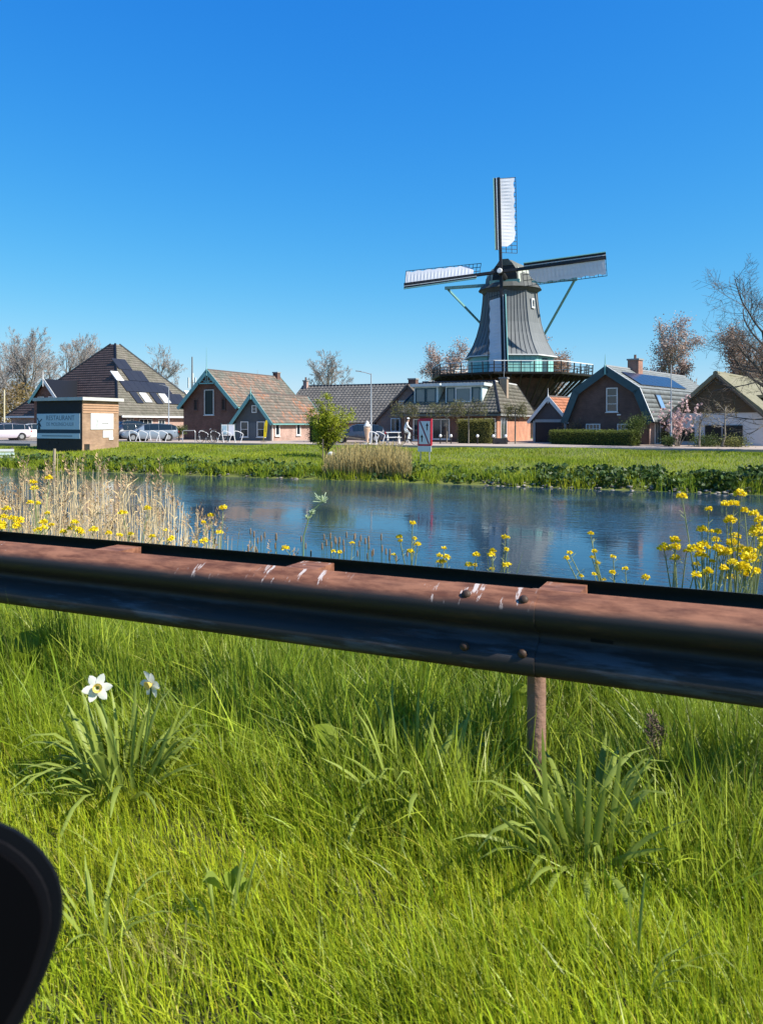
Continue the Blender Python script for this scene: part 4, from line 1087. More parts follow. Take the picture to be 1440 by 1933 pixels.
# --- transformer cabin on the bank
def cabin():
    x0, x1, y0, y1 = -43.4, -39.25, 38.0, 41.3
    zb = g(-40, 38.3) - .25
    root = thing('brick_cabin', 'flat roofed square brick cabin on the bank with banner', 'cabin', (x0, y0, 0))
    w = x1 - x0; d = y1 - y0; zt = 2.85
    bm = brick_mat('cabin_brick', (.37, .235, .15), (.30, .185, .115), (.32, .25, .19), .6)
    MB().box(0, w, 0, d, zb - .3, zt).build('wall', bm, root)
    MB().box(.003, w - .003, -.004 - .02, -.001, zb - .3, zt - .003).build('front_wall', mat('shaded_cabin_brick', (.034, .03, .031), .85, (.025, .023, .025), 3, bump=.3), root)  # wall's shade put into the colour, darker than the cabin brick
    for k in range(4):
        MB().box(w - .004, w + .035, .04, d - .04, zt - .32 - k * .17, zt - .22 - k * .17).build('brick_band', mat('orange_band', (.46, .28, .17), .85, (.38, .22, .13), 5), root)
    MB().box(-.2, w + .25, -.2, d + .25, zt + .003, zt + .22).build('roof_slab', mat('roof_edge', (.55, .54, .50), .7, (.42, .41, .38), 2), root)
    MB().box(w + .001, w + .5, .15, .75, zb - .2, zb + .75).build('buttress', bm, root)
    MB().box(w + .001, w + .05, 2.35, 2.75, .2, .38).build('vent', M_WHITE, root)
    for x in (1.0, 1.85): MB().box(x, x + .16, -.06, -.026, zb + .75, zb + .9).build('vent', M_BLACK, root)
    text('11', .32, mat('orange_number', (.6, .35, .15), .6), root, (w + .012, 2.95, 1.62), (R(90), 0, R(90)), 'house_number')
    # banner
    bn = thing('banner', 'pale blue restaurant banner on the shaded cabin wall', 'banner', (x0, y0 - .026, 0))
    pale = mat('banner_blue', (.50, .60, .68), .6, (.46, .56, .64), 1)
    navy = mat('banner_navy', (.02, .05, .085), .6)
    zc = 1.52
    MB().box(.05, w - .12, -.045, -.003, .28, 2.02).build('backing', navy, bn)
    MB().box(.08, w - .15, -.06, -.047, .92, 1.98).build('upper_panel', pale, bn)
    MB().box(.08, w - .15, -.06, -.047, .31, .66).build('lower_panel', pale, bn)
    text('RESTAURANT', .46, mat('banner_ink', (.12, .18, .25), .6), bn, (w * .54, -.062, 1.68), (R(90), 0, 0), sx=.92)
    text('DE MOLENSCHUUR', .34, mat('banner_ink2', (.17, .24, .31), .6), bn, (w * .54, -.062, 1.26), (R(90), 0, 0), sx=.85)
    MB().box(.55, w - .8, -.064, -.061, .45, .52).build('address_line', mat('banner_ink2', (.17, .24, .31), .6), bn)
    lg = MB()
    lg.prism([(.15, -.066, .93), (.42, -.066, .93), (.34, -.066, 1.35), (.24, -.066, 1.35)], (0, .004, 0)); lg.bar((.08, -.067, 1.2), (.55, -.067, 1.62), .02, .06); lg.bar((.12, -.067, 1.7), (.48, -.067, 1.1), .02, .06)
    lg.build('mill_logo', navy, bn)
    # notice boards on the lit wall
    nb = thing('notice_board', 'white notice board with faint mill drawing on lit cabin wall', 'sign', (x1, y0, 0))
    MB().box(.003, .05, .7, 2.75, .92, 2.0).build('board', M_WHITE, nb)
    lb = MB(); lb.prism([(.052, 1.05, 1.0), (.052, 1.45, 1.0), (.052, 1.3, 1.5), (.052, 1.2, 1.5)], (.004, 0, 0)); lb.bar((.056, 1.0, 1.35), (.056, 1.5, 1.75), .01, .05); lb.bar((.056, 1.05, 1.75), (.056, 1.45, 1.35), .01, .05)
    lb.build('mill_drawing', mat('print_grey', (.45, .47, .46), .7), nb)
    MB().box(.051, .056, 1.65, 2.3, 1.27, 1.33).build('print_line', mat('print_dark', (.12, .12, .12), .7), nb)
    n2 = thing('small_notice', 'smaller blank white notice under the notice board', 'sign', (x1, y0, 0))
    MB().box(.003, .04, 1.8, 2.72, .36, .84).build('board', M_WHITE, n2)
    MB().box(.041, .044, 1.9, 2.6, .56, .6).build('print_line', mat('print_grey', (.45, .47, .46), .7), n2)
cabin()

# ================================================================== TREES
def grow(seed, H, r0, spread=1.0, upw=.25, lv=4, kids=(8, 6, 5, 4), trunk=.35, minr=.012, ratio=.62, lenv=None):
    rg = random.Random(seed); limbs = MB(); twigs = MB(); tips = []
    def br(p, d, L, r, level):
        n = 5 if level < 2 else (4 if level == 2 else 3)
        pts = [p]; q = p.copy(); dd = d.copy(); dirs = []
        for i in range(n):
            dd = (dd + Vector((rg.gauss(0, .13), rg.gauss(0, .13), rg.gauss(0, .08) + upw * (.12 if level else .02)))).normalized()
            q = q + dd * (L / n); pts.append(q.copy()); dirs.append(dd.copy())
        last = level == lv
        re = max(minr * .6, r * (.45 if level else .35))
        rad = [r + (re - r) * i / n for i in range(n + 1)]
        (limbs if level <= 1 else twigs).tube(pts, rad, 8 if level == 0 else 5 if level == 1 else 3, cap=False)
        if level >= lv - 1: tips.extend(pts[1:])
        if last: return
        k = kids[min(level, len(kids) - 1)]
        for j in range(k):
            t = (trunk + (1 - trunk) * (j + rg.random() * .8) / k) if level == 0 else .18 + .82 * (j + rg.random()) / k
            t = min(t, .98); i = min(int(t * n), n - 1); f = t * n - i
            pos = pts[i].lerp(pts[i + 1], f); base = dirs[i]
            az = rg.random() * 6.283 + j * 2.4
            side = base.orthogonal().normalized(); side = Matrix.Rotation(az, 3, base) @ side
            ang = (R(58) - R(22) * t if level == 0 else R(rg.uniform(28, 52))) * spread
            nd = (base * math.cos(ang) + side * math.sin(ang)).normalized()
            LL = L * ratio * (1.15 - .45 * t if level == 0 else 1.05 - .45 * t) * rg.uniform(.75, 1.2)
            br(pos, nd, LL, max(minr, rad[i] * rg.uniform(.42, .62)), level + 1)
    br(Vector((0, 0, -.3)), Vector((rg.gauss(0, .04), rg.gauss(0, .04), 1)).normalized(), H * .78, r0, 0)
    return limbs, twigs, tips

def bare_tree(name, label, px, d, H, seed, group=None, bark=M_BARK, twig=M_TWIG, leaf=None, leafn=0, leafs=.2, r0=None, zb=-.2, cat='tree', kw_spread=1.8, **kw):
    p = W(px, 800, d)
    root = thing(name, label, cat, (p.x, p.y, zb), 0, group)
    l, t, tips = grow(seed, H, r0 or H * .022, **kw)
    l.build('trunk', bark, root, True)
    cr = t.build('crown', twig, root)
    if leaf:
        rg = np.random.default_rng(seed); T = np.array([tuple(v) for v in tips]); P = T[rg.integers(0, len(T), leafn)] + rg.normal(0, leafs * kw_spread, (leafn, 3))
        leaves('foliage', P, leafs, leaf, root, seed, .7)
    return root

BT = 'bare trees behind the farmhouse'
for i, (px, d, H, sd, lab) in enumerate((
        (-40, 118, 14.0, 101, 'bare grey tree cut by the picture edge, leftmost of the row'),
        (20, 128, 14.6, 102, 'bare tree second from the picture edge behind the parked cars'),
        (66, 112, 14.6, 103, 'tallest bare tree of the row behind the brick cabin'),
        (108, 120, 14.6, 104, 'bare spreading tree just left of the pyramid roof'),
        (165, 112, 13.4, 105, 'slender bare tree rising behind the left slope of the pyramid roof'),
        (262, 122, 13.0, 106, 'bare tree mostly hidden behind the right slope of the pyramid roof'))):
    bare_tree('bare_tree', lab, px, d, H, sd, BT, trunk=.22, lv=5, kids=(12, 8, 6, 4, 3), upw=.7, spread=.95, minr=.017, ratio=.57)
bare_tree('bare_tree', 'round headed bare tree above the dark barn roof', 606, 125, 12.4, 111, lv=5, trunk=.4, kids=(14, 8, 6, 4, 2), upw=.5, spread=1.05, minr=.02, ratio=.54)
bare_tree('bare_tree', 'low bare tree top beside the chimney of the loft house', 497, 128, 9.6, 112, trunk=.3, kids=(9, 6, 5, 4), minr=.022, ratio=.5)
bare_tree('bare_tree', 'large dark bare tree reaching in above the thatched barn', 1462, 44, 9.3, 117, bark=M_DBARK, twig=mat('dark_twigs', (.10, .082, .07), .9, (.07, .06, .05), 1), trunk=.2, kids=(11, 8, 6, 5), upw=.25, spread=1.25, minr=.009, ratio=.66, r0=.24)
BRZ = mat('bronze_leaves', (.42, .26, .20), .7, (.34, .22, .13), .5, tint=1, transl=.3)
LIL = mat('lilac_leaves', (.50, .38, .36), .7, (.38, .28, .2), .5, tint=1, transl=.3)
bare_tree('bronze_tree', 'tree in bronze young leaf peeping out left of the mill body', 876, 112, 14.0, 121, leaf=LIL, leafn=15000, leafs=.22, minr=.025, trunk=.3, kids=(14, 8, 5, 3), ratio=.5, spread=.85)
bare_tree('bronze_tree', 'tree in bronze young leaf peeping out right of the mill body', 1058, 112, 14.8, 122, leaf=BRZ, leafn=15000, leafs=.22, minr=.025, trunk=.3, kids=(14, 8, 5, 3), ratio=.5, spread=.85)
bare_tree('bronze_tree', 'pinkish tree in young leaf behind the gambrel roof', 1264, 92, 12.6, 123, leaf=LIL, leafn=14000, leafs=.19, minr=.02, trunk=.15, kids=(13, 8, 5, 3), upw=.7, spread=.75, ratio=.5)
bare_tree('bronze_tree', 'russet tree in young leaf behind the thatched barn', 1328, 88, 12.7, 124, leaf=BRZ, leafn=20000, leafs=.19, minr=.02, trunk=.12, kids=(15, 8, 5, 3), upw=.6, spread=.9, ratio=.52)
bare_tree('bronze_tree', 'tan leafed tree behind the dark bare tree', 1425, 95, 8.5, 125, leaf=mat('tan_leaves', (.34, .26, .15), .7, (.27, .22, .11), .5, tint=1, transl=.3), leafn=8000, leafs=.2, minr=.02, trunk=.1, kids=(12, 7, 5, 3), ratio=.55)

def scrub():
    rg = np.random.default_rng(131)
    P = []
    n = 26000
    px = rg.uniform(-420, 175, n); d = rg.uniform(96, 122, n)
    for q in range(n):
        v = W(px[q], 800, d[q]); top = 5.2 + 1.5 * math.sin(px[q] * .045) + 1.0 * math.sin(px[q] * .13 + d[q]) - .9 * max(0, (px[q] - 90) / 60)
        P.append((v.x, v.y, -.2 + top * rg.random() ** .8))
    o = leaves('scrub_woodland', P, .42, mat('scrub_leaves', (.135, .125, .035), .8, (.20, .115, .05), .12, 3, tint=1, transl=.3), seed=132, aspect=.5, tvar=.5)
    tag(o, 'tangled brown and green scrub below the bare trees', 'scrub', kind='stuff')
scrub()

def leafy_tree():
    p = W(616, 800, 42.5); z = g(p.x, p.y)
    root = thing('young_tree', 'young yellow green leafy tree on the bank with a stake', 'tree', (p.x, p.y, z))
    rg = np.random.default_rng(141); rr = random.Random(141)
    tr = MB(); tw = MB(); P = []
    for k in range(16):
        a = k * 2.4; h0 = .25 + .02 * k; L = rr.uniform(1.5, 2.9); sp = rr.uniform(.1, .5) if k > 3 else .6
        pts = [Vector((0, 0, h0))]; d = Vector((math.cos(a) * sp, math.sin(a) * sp, 1)).normalized()
        for i in range(6):
            d = (d + Vector((rr.gauss(0, .08), rr.gauss(0, .08), .03))).normalized(); pts.append(pts[-1] + d * L / 6)
        tr.tube(pts, [.035 * (1 - .13 * i) for i in range(7)], 5)
        for i in range(2, 7):
            for q in range(5):
                dv = Vector((rr.gauss(0, 1), rr.gauss(0, 1), rr.gauss(.4, .6))).normalized(); e = pts[i] + dv * rr.uniform(.2, .5)
                tw.tube([pts[i], e], [.008, .004], 3, False)
                c = np.array(e); P.append(c + rg.normal(0, .085, (22, 3))); P.append(np.array(pts[i].lerp(e, .5)) + rg.normal(0, .07, (10, 3)))
    tr.tube([(0, 0, -.2), (.01, 0, .3)], [.07, .055], 7)
    tr.build('trunk', M_DBARK, root, True); tw.build('twigs', M_DBARK, root)
    leaves('crown', np.concatenate(P), .095, mat('spring_leaves', (.40, .41, .03), .5, (.24, .29, .02), 1.5, tint=1, transl=.45), root, 142, .6)
    q = W(609, 800, 41.6)
    st = MB().tube([(0, 0, -.3), (.02, 0, 1.1)], .035, 6).build('tree_stake', M_GREYWOOD); st.location = (q.x, q.y, g(q.x, q.y)); tag(st, 'short wooden stake beside the young tree', 'stake')
    q = W(625, 800, 40.5); zz = g(q.x, q.y)
    m = thing('mushroom_post', 'white dome topped low post beside the young tree', 'post', (q.x, q.y, zz))
    MB().tube([(0, 0, -.2), (0, 0, .33)], .05, 8).build('post', M_GREYWOOD, m)
    MB().lathe([(.05, .30), (.18, .32), (.20, .38), (.15, .47), (.06, .52)], 14).build('dome', M_WHITE, m, True)
leafy_tree()

def magnolia():
    p = W(1277, 800, 50.5)
    root = thing('magnolia_tree', 'small magnolia tree covered in pale pink blossom', 'tree', (p.x, p.y, -.2))
    rr = random.Random(151); rg = np.random.default_rng(151); tr = MB(); P = []
    for k in range(13):
        a = k * 2.4; L = rr.uniform(1.9, 3.4); sp = rr.uniform(.05, .45); d = Vector((math.cos(a) * sp, math.sin(a) * sp, 1)).normalized()
        pts = [Vector((math.cos(a) * .08, math.sin(a) * .08, -.1))]
        for i in range(7):
            d = (d + Vector((rr.gauss(0, .09), rr.gauss(0, .09), .02))).normalized(); pts.append(pts[-1] + d * L / 7)
        tr.tube(pts, [.035 * (1 - .11 * i) for i in range(8)], 5)
        for i in range(3, 8):
            for q in range(4):
                dv = Vector((rr.gauss(0, 1), rr.gauss(0, 1), rr.gauss(.5, .5))).normalized(); e = pts[i] + dv * rr.uniform(.15, .4); tr.tube([pts[i], e], [.01, .006], 3, False)
                P.append(np.array(e) + rg.normal(0, .04, (7, 3)))
    tr.build('trunk', M_BARK, root, True)
    leaves('blossom', np.concatenate(P), .14, mat('magnolia_petals', (.78, .60, .56), .6, (.72, .48, .46), 2, tint=1, transl=.35), root, 152, .55, .5, tvar=.2)
magnolia()

def hedge(label, px0, px1, d0, d1, dep, h, m, seed, n=9000, size=.085, round_=.2, rough=.06):
    p0 = W(px0, 800, d0); p1 = W(px1, 800, d1); v = p1 - p0; L = v.length; rz = math.atan2(v.y, v.x)
    root = thing('hedge', label, 'hedge', (p0.x, p0.y, -.2), rz)
    rg = np.random.default_rng(seed)
    MB().box(.08, L - .08, .08, dep - .08, 0, h - .1).build('core', mat('hedge_core', (.03, .04, .012), .95), root)
    P = []
    f = rg.random(n); 
    for q in range(n):
        u = rg.random() * L; w = rg.random()
        if f[q] < .45: c = (u, 0, w * h)
        elif f[q] < .75: c = (u, w * dep, h)
        elif f[q] < .9: c = (L if rg.random() < .8 else 0, w * dep, rg.random() * h)
        else: c = (u, dep, w * h)
        P.append(c)
    P = np.array(P) + rg.normal(0, rough, (n, 3)); P[:, 2] = np.maximum(P[:, 2], .0)
    leaves('foliage', P, size, m, root, seed, .6)
HG = mat('hedge_leaves', (.15, .18, .022), .6, (.09, .12, .018), 1.5, tint=1, transl=.3)
hedge('long clipped green hedge in front of the gambrel house', 1037, 1192, 55.5, 50.6, 1.0, 1.0, HG, 161, 11000, .075)
hedge('tall yellowish hedge block before the dormer house windows', 862, 926, 57.9, 56.6, .8, 1.75, mat('thin_hedge_leaves', (.25, .24, .05), .6, (.14, .13, .035), 1.0, tint=1, transl=.35), 162, 5200, .075, rough=.08)
hedge('dark evergreen bush at the corner of the orange roofed cottage', 582, 616, 62, 61, 1.1, 1.75, mat('dark_hedge_leaves', (.06, .075, .02), .6, (.035, .045, .014), 1, tint=1), 163, 4500, .09, rough=.14)

def shrub(name, label, px, d, w, h, m, seed, n=2600, size=.09, z=-.2, stems=9):
    p = W(px, 800, d); root = thing(name, label, 'shrub', (p.x, p.y, z)); rr = random.Random(seed); rg = np.random.default_rng(seed)
    mb = MB(); P = []
    for k in range(stems):
        a = k * 2.4; t = Vector((math.cos(a) * w * .5 * rr.random(), math.sin(a) * w * .5 * rr.random(), h * rr.uniform(.6, 1)))
        mid = t * .5 + Vector((0, 0, h * .1)); mb.tube([Vector((0, 0, -.1)), mid, t], [.02, .014, .006], 4, False)
        for q in range(5):
            c = np.array(mid.lerp(t, rr.random())); P.append(c + rg.normal(0, w * .12, (n // stems // 5, 3)))
    mb.build('stems', M_DBARK, root)
    P = np.concatenate(P); P[:, 2] = np.maximum(P[:, 2], .02); leaves('foliage', P, size, m, root, seed, .6)
SG = mat('shrub_leaves', (.10, .14, .03), .6, (.06, .09, .02), 1, tint=1, transl=.25)
shrub('shrub', 'rounded olive shrub between hedge and gambrel house', 1198, 52.6, 1.7, 2.0, SG, 171, 3600)
shrub('shrub', 'bare brownish shrub behind the long hedge', 1080, 57, 1.8, 1.65, mat('brown_twig_leaves', (.20, .15, .09), .8, (.14, .10, .06), 1, tint=1), 172, 1800, .07, stems=26)
shrub('shrub', 'low green shrub at the foot of the magnolia', 1262, 49.6, 1.0, .55, SG, 173, 1500)
shrub('shrub', 'low heather shrub along the white barn wall', 1330, 49.6, 2.2, .45, SG, 174, 2400)
shrub('shrub', 'yellowish low plants before the white barn doors', 1385, 48.6, 2.0, .4, mat('yellow_shrub_leaves', (.2, .2, .04), .6, (.12, .13, .03), 1, tint=1), 175, 2000)
shrub('shrub', 'dark shrub beside the pink wall door', 1255, 51.6, .9, 1.0, mat('dark_hedge_leaves', (.06, .075, .02)), 176, 1800)
shrub('shrub', 'small shrub by the farmhouse end window', 338, 66, 1.2, 1.3, SG, 177, 1800)

for i, (px, d, H, lab) in enumerate(((1320, 48.6, 2.9, 'thin pruned tree left of the white barn doors'), (1362, 48.4, 3.4, 'forked pruned tree in front of the white barn doors'))):
    bare_tree('pruned_tree', lab, px, d, H, 181 + i, trunk=.55, kids=(6, 5, 4), lv=3, spread=1.2, upw=.1, minr=.008, ratio=.5, r0=.075, bark=M_BARK, leaf=mat('bud_leaves', (.26, .21, .08), .7, tint=1), leafn=500, leafs=.06, kw_spread=.8)

def espalier(label, px, d, seed, half, h=2.35):
    p = W(px, 800, d); root = thing('espalier_tree', label, 'tree', (p.x, p.y, -.2), 0, 'espalier trees before the dormer house'); rr = random.Random(seed); rg = np.random.default_rng(seed)
    tr = MB(); P = []
    tr.tube([(0, 0, -.2), (.02, 0, 1.2), (0, 0, h + .1)], [.055, .05, .04], 6)
    for k, z in enumerate((h - .45, h - .12, h + .2)):
        for s in (-1, 1):
            pts = [Vector((0, 0, z - .1))]
            for i in range(6): pts.append(Vector((s * half * (i + 1) / 6, rr.gauss(0, .03), z + rr.gauss(0, .05) + (.05 if i == 2 else 0))))
            tr.tube(pts, [.035 - .004 * i for i in range(7)], 5)
            for q in pts[1:]:
                for _ in range(5):
                    e = q + Vector((rr.gauss(0, .12), rr.gauss(0, .12), rr.uniform(-.1, .4))); tr.tube([q, e], [.01, .005], 3, False); P.append(np.array(e) + rg.normal(0, .07, (9, 3)))
    tr.build('trunk', M_BARK, root, True)
    leaves('foliage', np.concatenate(P), .09, mat('espalier_leaves', (.16, .19, .05), .6, (.13, .10, .05), 2, tint=1, transl=.3), root, seed, .6)
espalier('espalier tree nearest the brown gable wall', 764, 57.6, 191, 1.0, 2.5)
espalier('wide espalier tree beside the tall hedge', 843, 57.2, 192, 1.3, 2.5)
espalier('espalier tree whose arms spread above the tall hedge', 884, 56.9, 193, 1.3, 2.6)
espalier('lone espalier tree before the orange brick side wall', 972, 56.4, 194, .75, 2.4)

# ================================================================== VEHICLES
TYRE = mat('tyre_rubber', (.015, .015, .016), .8); RIM = mat('alloy_rim', (.5, .5, .5), .35, metal=.8)
CGLASS = glass_mat('car_glass', (.012, .018, .024), .03)
def car(label, px, d, heading, paint, L=4.4, H=1.5, w=1.8, estate=True, zb=-.165, group='parked cars'):
    """heading: world angle of the nose"""
    p = W(px, 800, d); root = thing('parked_car', label, 'car', (p.x, p.y, zb), heading, group)
    s = L / 4.4; k = H / 1.5
    # stations along x (nose at +): x, half width, z sill, z belt, z top, half width of the top
    tail = [(-2.2, .66, .45, .80, .84, .6), (-2.12, .80, .34, .90, 1.0, .66), (-1.95, .86, .26, .93, 1.3, .62), (-1.6, .89, .22, .94, 1.43, .62)] if estate else [(-2.2, .66, .45, .82, .86, .6), (-2.1, .8, .34, .92, 1.0, .66), (-1.85, .86, .26, .95, 1.18, .62), (-1.3, .89, .22, .94, 1.42, .6)]
    stn = tail + [(-.6, .9, .2, .93, 1.49, .60), (.1, .9, .2, .92, 1.48, .6), (.5, .9, .2, .91, 1.38, .62), (1.05, .89, .21, .90, 1.02, .70), (1.25, .885, .22, .885, .93, .78), (1.8, .85, .26, .80, .83, .74), (2.1, .76, .33, .66, .70, .64), (2.2, .62, .42, .56, .58, .5)]
    rings = []
    for x, hw, z0, zb_, zt, tw in stn:
        x *= s; z0 *= k; zb_ *= k; zt *= k; hw *= w / 1.8; tw *= w / 1.8
        rings.append([(x, -hw * .9, z0), (x, -hw, z0 + .12), (x, -hw, (z0 + zb_) / 2), (x, -hw * .97, zb_), (x, -tw, zt - .03), (x, -tw * .6, zt), (x, tw * .6, zt), (x, tw, zt - .03), (x, hw * .97, zb_), (x, hw, (z0 + zb_) / 2), (x, hw, z0 + .12), (x, hw * .9, z0)])
    body = MB().rings(rings).build('body', paint, root, True)
    def glassq(i0, i1, name, side):
        mb = MB()
        for i in range(i0, i1):
            a, b = rings[i], rings[i + 1]
            if side == 'top': q = [a[4], a[7], b[7], b[4]]; o = Vector((0, 0, .012)) + Vector((.012 if stn[i][4] > stn[i + 1][4] else -.012, 0, 0))
            else:
                j0, j1 = (3, 4) if side < 0 else (8, 7); q = [a[j0], b[j0], b[j1], a[j1]]; o = Vector((0, side * .012, .004))
            q = [Vector(v) for v in q]; c = sum(q, Vector()) / 4; q = [c + (v - c) * .97 + o for v in q]; mb.prism(q, o * .4)
        mb.build(name, CGLASS, root)
    n0 = len(tail)
    for side in (-1, 1):
        glassq(n0 - 2, n0, 'side_window', side); glassq(n0, n0 + 2, 'side_window', side)
    glassq(n0 + 1, n0 + 3, 'windscreen', 'top'); glassq(1, 3, 'rear_window', 'top')
    for x in (-1.33 * s, 1.36 * s):
        for sd in (-1, 1):
            y = sd * (.90 * w / 1.8 - .09)
            t = MB().tube([(x, y - .1, .315), (x, y - .105 * 0 + .1, .315)], .315, 16).build('wheel', TYRE, root)
            MB().tube([(x, y + sd * .095, .315), (x, y + sd * .112, .315)], [.2, .18], 10).build('rim', RIM, t)
            MB().tube([(x, sd * .74 * w / 1.8, .315), (x, sd * .893 * w / 1.8, .315)], .37, 16).build('wheel_arch', M_BLACK, root)
    for sd in (-1, 1):
        MB().prism([(2.13 * s, sd * .42, .60 * k), (2.03 * s, sd * .74, .62 * k), (1.86 * s, sd * .84, .74 * k), (2.06 * s, sd * .46, .70 * k)], (.03, 0, .02)).build('headlight', mat('lamp_glass', (.7, .72, .74), .1, spec=.8), root)
        MB().box(-2.2 * s, -2.1 * s, sd * .72 - .1, sd * .72 + .1, .72 * k, .88 * k).build('tail_light', mat('red_lamp', (.4, .02, .02), .2), root)
        MB().box(.78 * s, .92 * s, sd * .98 - .09, sd * .98 + .09, .93 * k, 1.06 * k).build('wing_mirror', paint, root)
    MB().box(2.1 * s, 2.19 * s, -.55, .55, .30 * k, .44 * k).build('grille', M_BLACK, root)
    return root
def paint(name, c): return mat(name, c, .35, tuple(x * .95 for x in c), .5, coat=.8, spec=.5)
DIRL = TH + math.pi           # nose pointing to the picture's left
car('silver lilac hatchback at the picture edge beside the white car', 8, 69, DIRL + R(35), paint('lilac_silver', (.50, .46, .52)))
car('white hatchback parked against the shaded side of the brick cabin', 58, 71, DIRL + R(42), paint('car_white', (.78, .78, .78)))
car('dark car roof showing above the silver lilac hatchback', -2, 78, DIRL + R(20), paint('car_dark', (.03, .032, .045)), H=1.62)
car('tall dark van like car behind the lit cabin wall', 233, 74, DIRL + R(60), paint('car_black', (.02, .024, .03)), H=1.8, L=4.6)
car('navy car with its nose showing beside the brick cabin', 238, 66, DIRL + R(38), paint('car_navy', (.018, .024, .045)))
car('blue grey estate car behind the white bike stands', 283, 65.5, DIRL + R(24), paint('car_blue_grey', (.16, .20, .25)), L=4.7)
car('dark covered car half hidden behind the ice cream statue', 676, 60.5, DIRL + R(8), paint('car_navy', (.018, .024, .045)), H=1.45, L=4.2)

def trailer():
    p = W(664, 800, 57.5); root = thing('trailer', 'flat tipping trailer with sloping deck beside the dark covered car', 'trailer', (p.x, p.y, -.165), TH)
    MB().prism([(-1.1, -.7, .62), (1.0, -.7, .32), (1.0, -.7, .25), (-1.1, -.7, .54)], (0, 1.4, 0)).build('deck', M_GREYWOOD, root)
    for y in (-.78, .78):
        t = MB().tube([(-.75, y - .08, .26), (-.75, y + .08, .26)], .26, 14).build('wheel', TYRE, root); MB().tube([(-.75, y * 1.115, .26), (-.75, y * 1.13, .26)], .13, 10).build('rim', RIM, t)
        MB().bar((-1.1, y * .85, .66), (1.0, y * .85, .37), .05).build('side_rail', M_BLACK, root)
    MB().bar((1.0, 0, .28), (1.7, 0, .2), .07).build('drawbar', M_BLACK, root); MB().bar((1.6, 0, .2), (1.6, 0, 0), .06).build('jockey_leg', M_BLACK, root)
trailer()

# ================================================================== STREET FURNITURE
def lamp_post(label, px, d, h, arm=-1.0, zb=-.165, m=M_STEEL, rz=TH, r=.06):
    p = W(px, 800, d); root = thing('street_lamp', label, 'street lamp', (p.x, p.y, zb), rz)
    MB().tube([(0, 0, -.1), (0, 0, .9), (0, 0, .95), (0, 0, h)], [r * 1.35, r * 1.35, r, r * .65], 10).build('post', m, root, True)
    if arm:
        MB().tube([(0, 0, h - .05), (arm * .5, 0, h + .1), (arm * .75, 0, h + .13)], [.03, .028, .025], 6).build('arm', m, root)
        MB().prism([(arm * .7, -.09, h + .12), (arm * 1.15, -.07, h + .17), (arm * 1.15, .07, h + .17), (arm * .7, .09, h + .12)], (0, 0, .06)).build('lamp_head', mat('lamp_grey', (.25, .26, .27), .5), root)
lamp_post('grey street lamp beside the ice cream statue', 700.5, 56.5, 5.15)
lamp_post('pale street lamp in front of the farmhouse gutter', 319, 66, 4.65, -.7)
lamp_post('tall thin lamp post beside the magnolia', 1266, 50, 5.3, 0, r=.05)
lamp_post('far lamp head above the barn roof, nearer the statue', 679, 120, 7.3, -1.2, r=.09)
lamp_post('far lamp head above the barn roof, nearer the mill', 741, 122, 7.3, -.8, r=.09)

def pole(label, px, d, h, m, zb=-.2, r=.05, name='pole'):
    p = W(px, 800, d); o = MB().tube([(0, 0, -.2), (0, 0, h * .5), (0, 0, h)], [r, r * .95, r * .8], 8).build(name, m); o.location = (p.x, p.y, zb); tag(o, label, 'pole')
M_YPOLE = mat('pale_yellow_pole', (.6, .54, .36), .6)
pole('pale yellow pole in front of the scrub behind the brick cabin', 85, 80, 4.7, M_YPOLE)
pole('short pale pole above the parked cars at the picture edge', 9, 79, 5.0, M_YPOLE, r=.08)

def mast():
    p = W(363, 800, 140); root = thing('antenna_mast', 'distant telecom mast behind the loft house gable', 'mast', (p.x, p.y, -.2))
    MB().tube([(0, 0, 0), (0, 0, 13.7)], [.25, .12], 8).build('pole', mat('mast_grey', (.18, .19, .2), .6), root)
    for k in range(3):
        a = k * 2.1; MB().box(-.12, .12, -.08, .08, 0, 1.9).build('antenna_panel', M_WHITE, root, loc=(math.cos(a) * .7, math.sin(a) * .7, 8.0 + .9 * (k % 2)))
        MB().bar((0, 0, 9.0), (math.cos(a) * .7, math.sin(a) * .7, 9.0), .08).build('bracket', M_STEEL, root)
mast()

def hoop_proto():
    mb = MB(); pts = [(-.28, 0, -.05), (-.40, 0, .55), (-.40, 0, .80), (-.32, 0, .90), (-.1, 0, .88), (.22, 0, .72), (.30, 0, .62), (.2, 0, .35), (.08, 0, -.05)]
    mb.tube(pts, .028, 7); return mb
HP = [(254, 63, 'left end of the row before the estate car'), (272, 62.6, 'second along the row before the estate car'), (293, 62.2, 'third along the row before the estate car'), (310, 61.8, 'right end of the row before the estate car'),
      (386, 60.8, 'with a bicycle leaning on it'), (408, 60.4, 'just right of the leaning bicycle'), (430, 60, 'empty, left of the pair before the information board'), (452, 59.6, 'empty, right of the pair before the cottage gable'),
      (707, 55.3, 'at the left foot of the lamp by the statue'), (719, 55.1, 'right of the lamp by the statue')]
me0 = None
for px, d, lab in HP:
    p = W(px, 800, d)
    if me0 is None:
        o = hoop_proto().build('bike_stand', mat('white_tube', (.72, .73, .74), .4, spec=.5)); me0 = o.data
    else:
        o = bpy.data.objects.new('bike_stand', me0); link(o)
    o.location = (p.x, p.y, -.16); o.rotation_euler = (0, 0, TH + R(12)); tag(o, 'white tube bike stand ' + lab, 'bike stand', 'white bike stands')
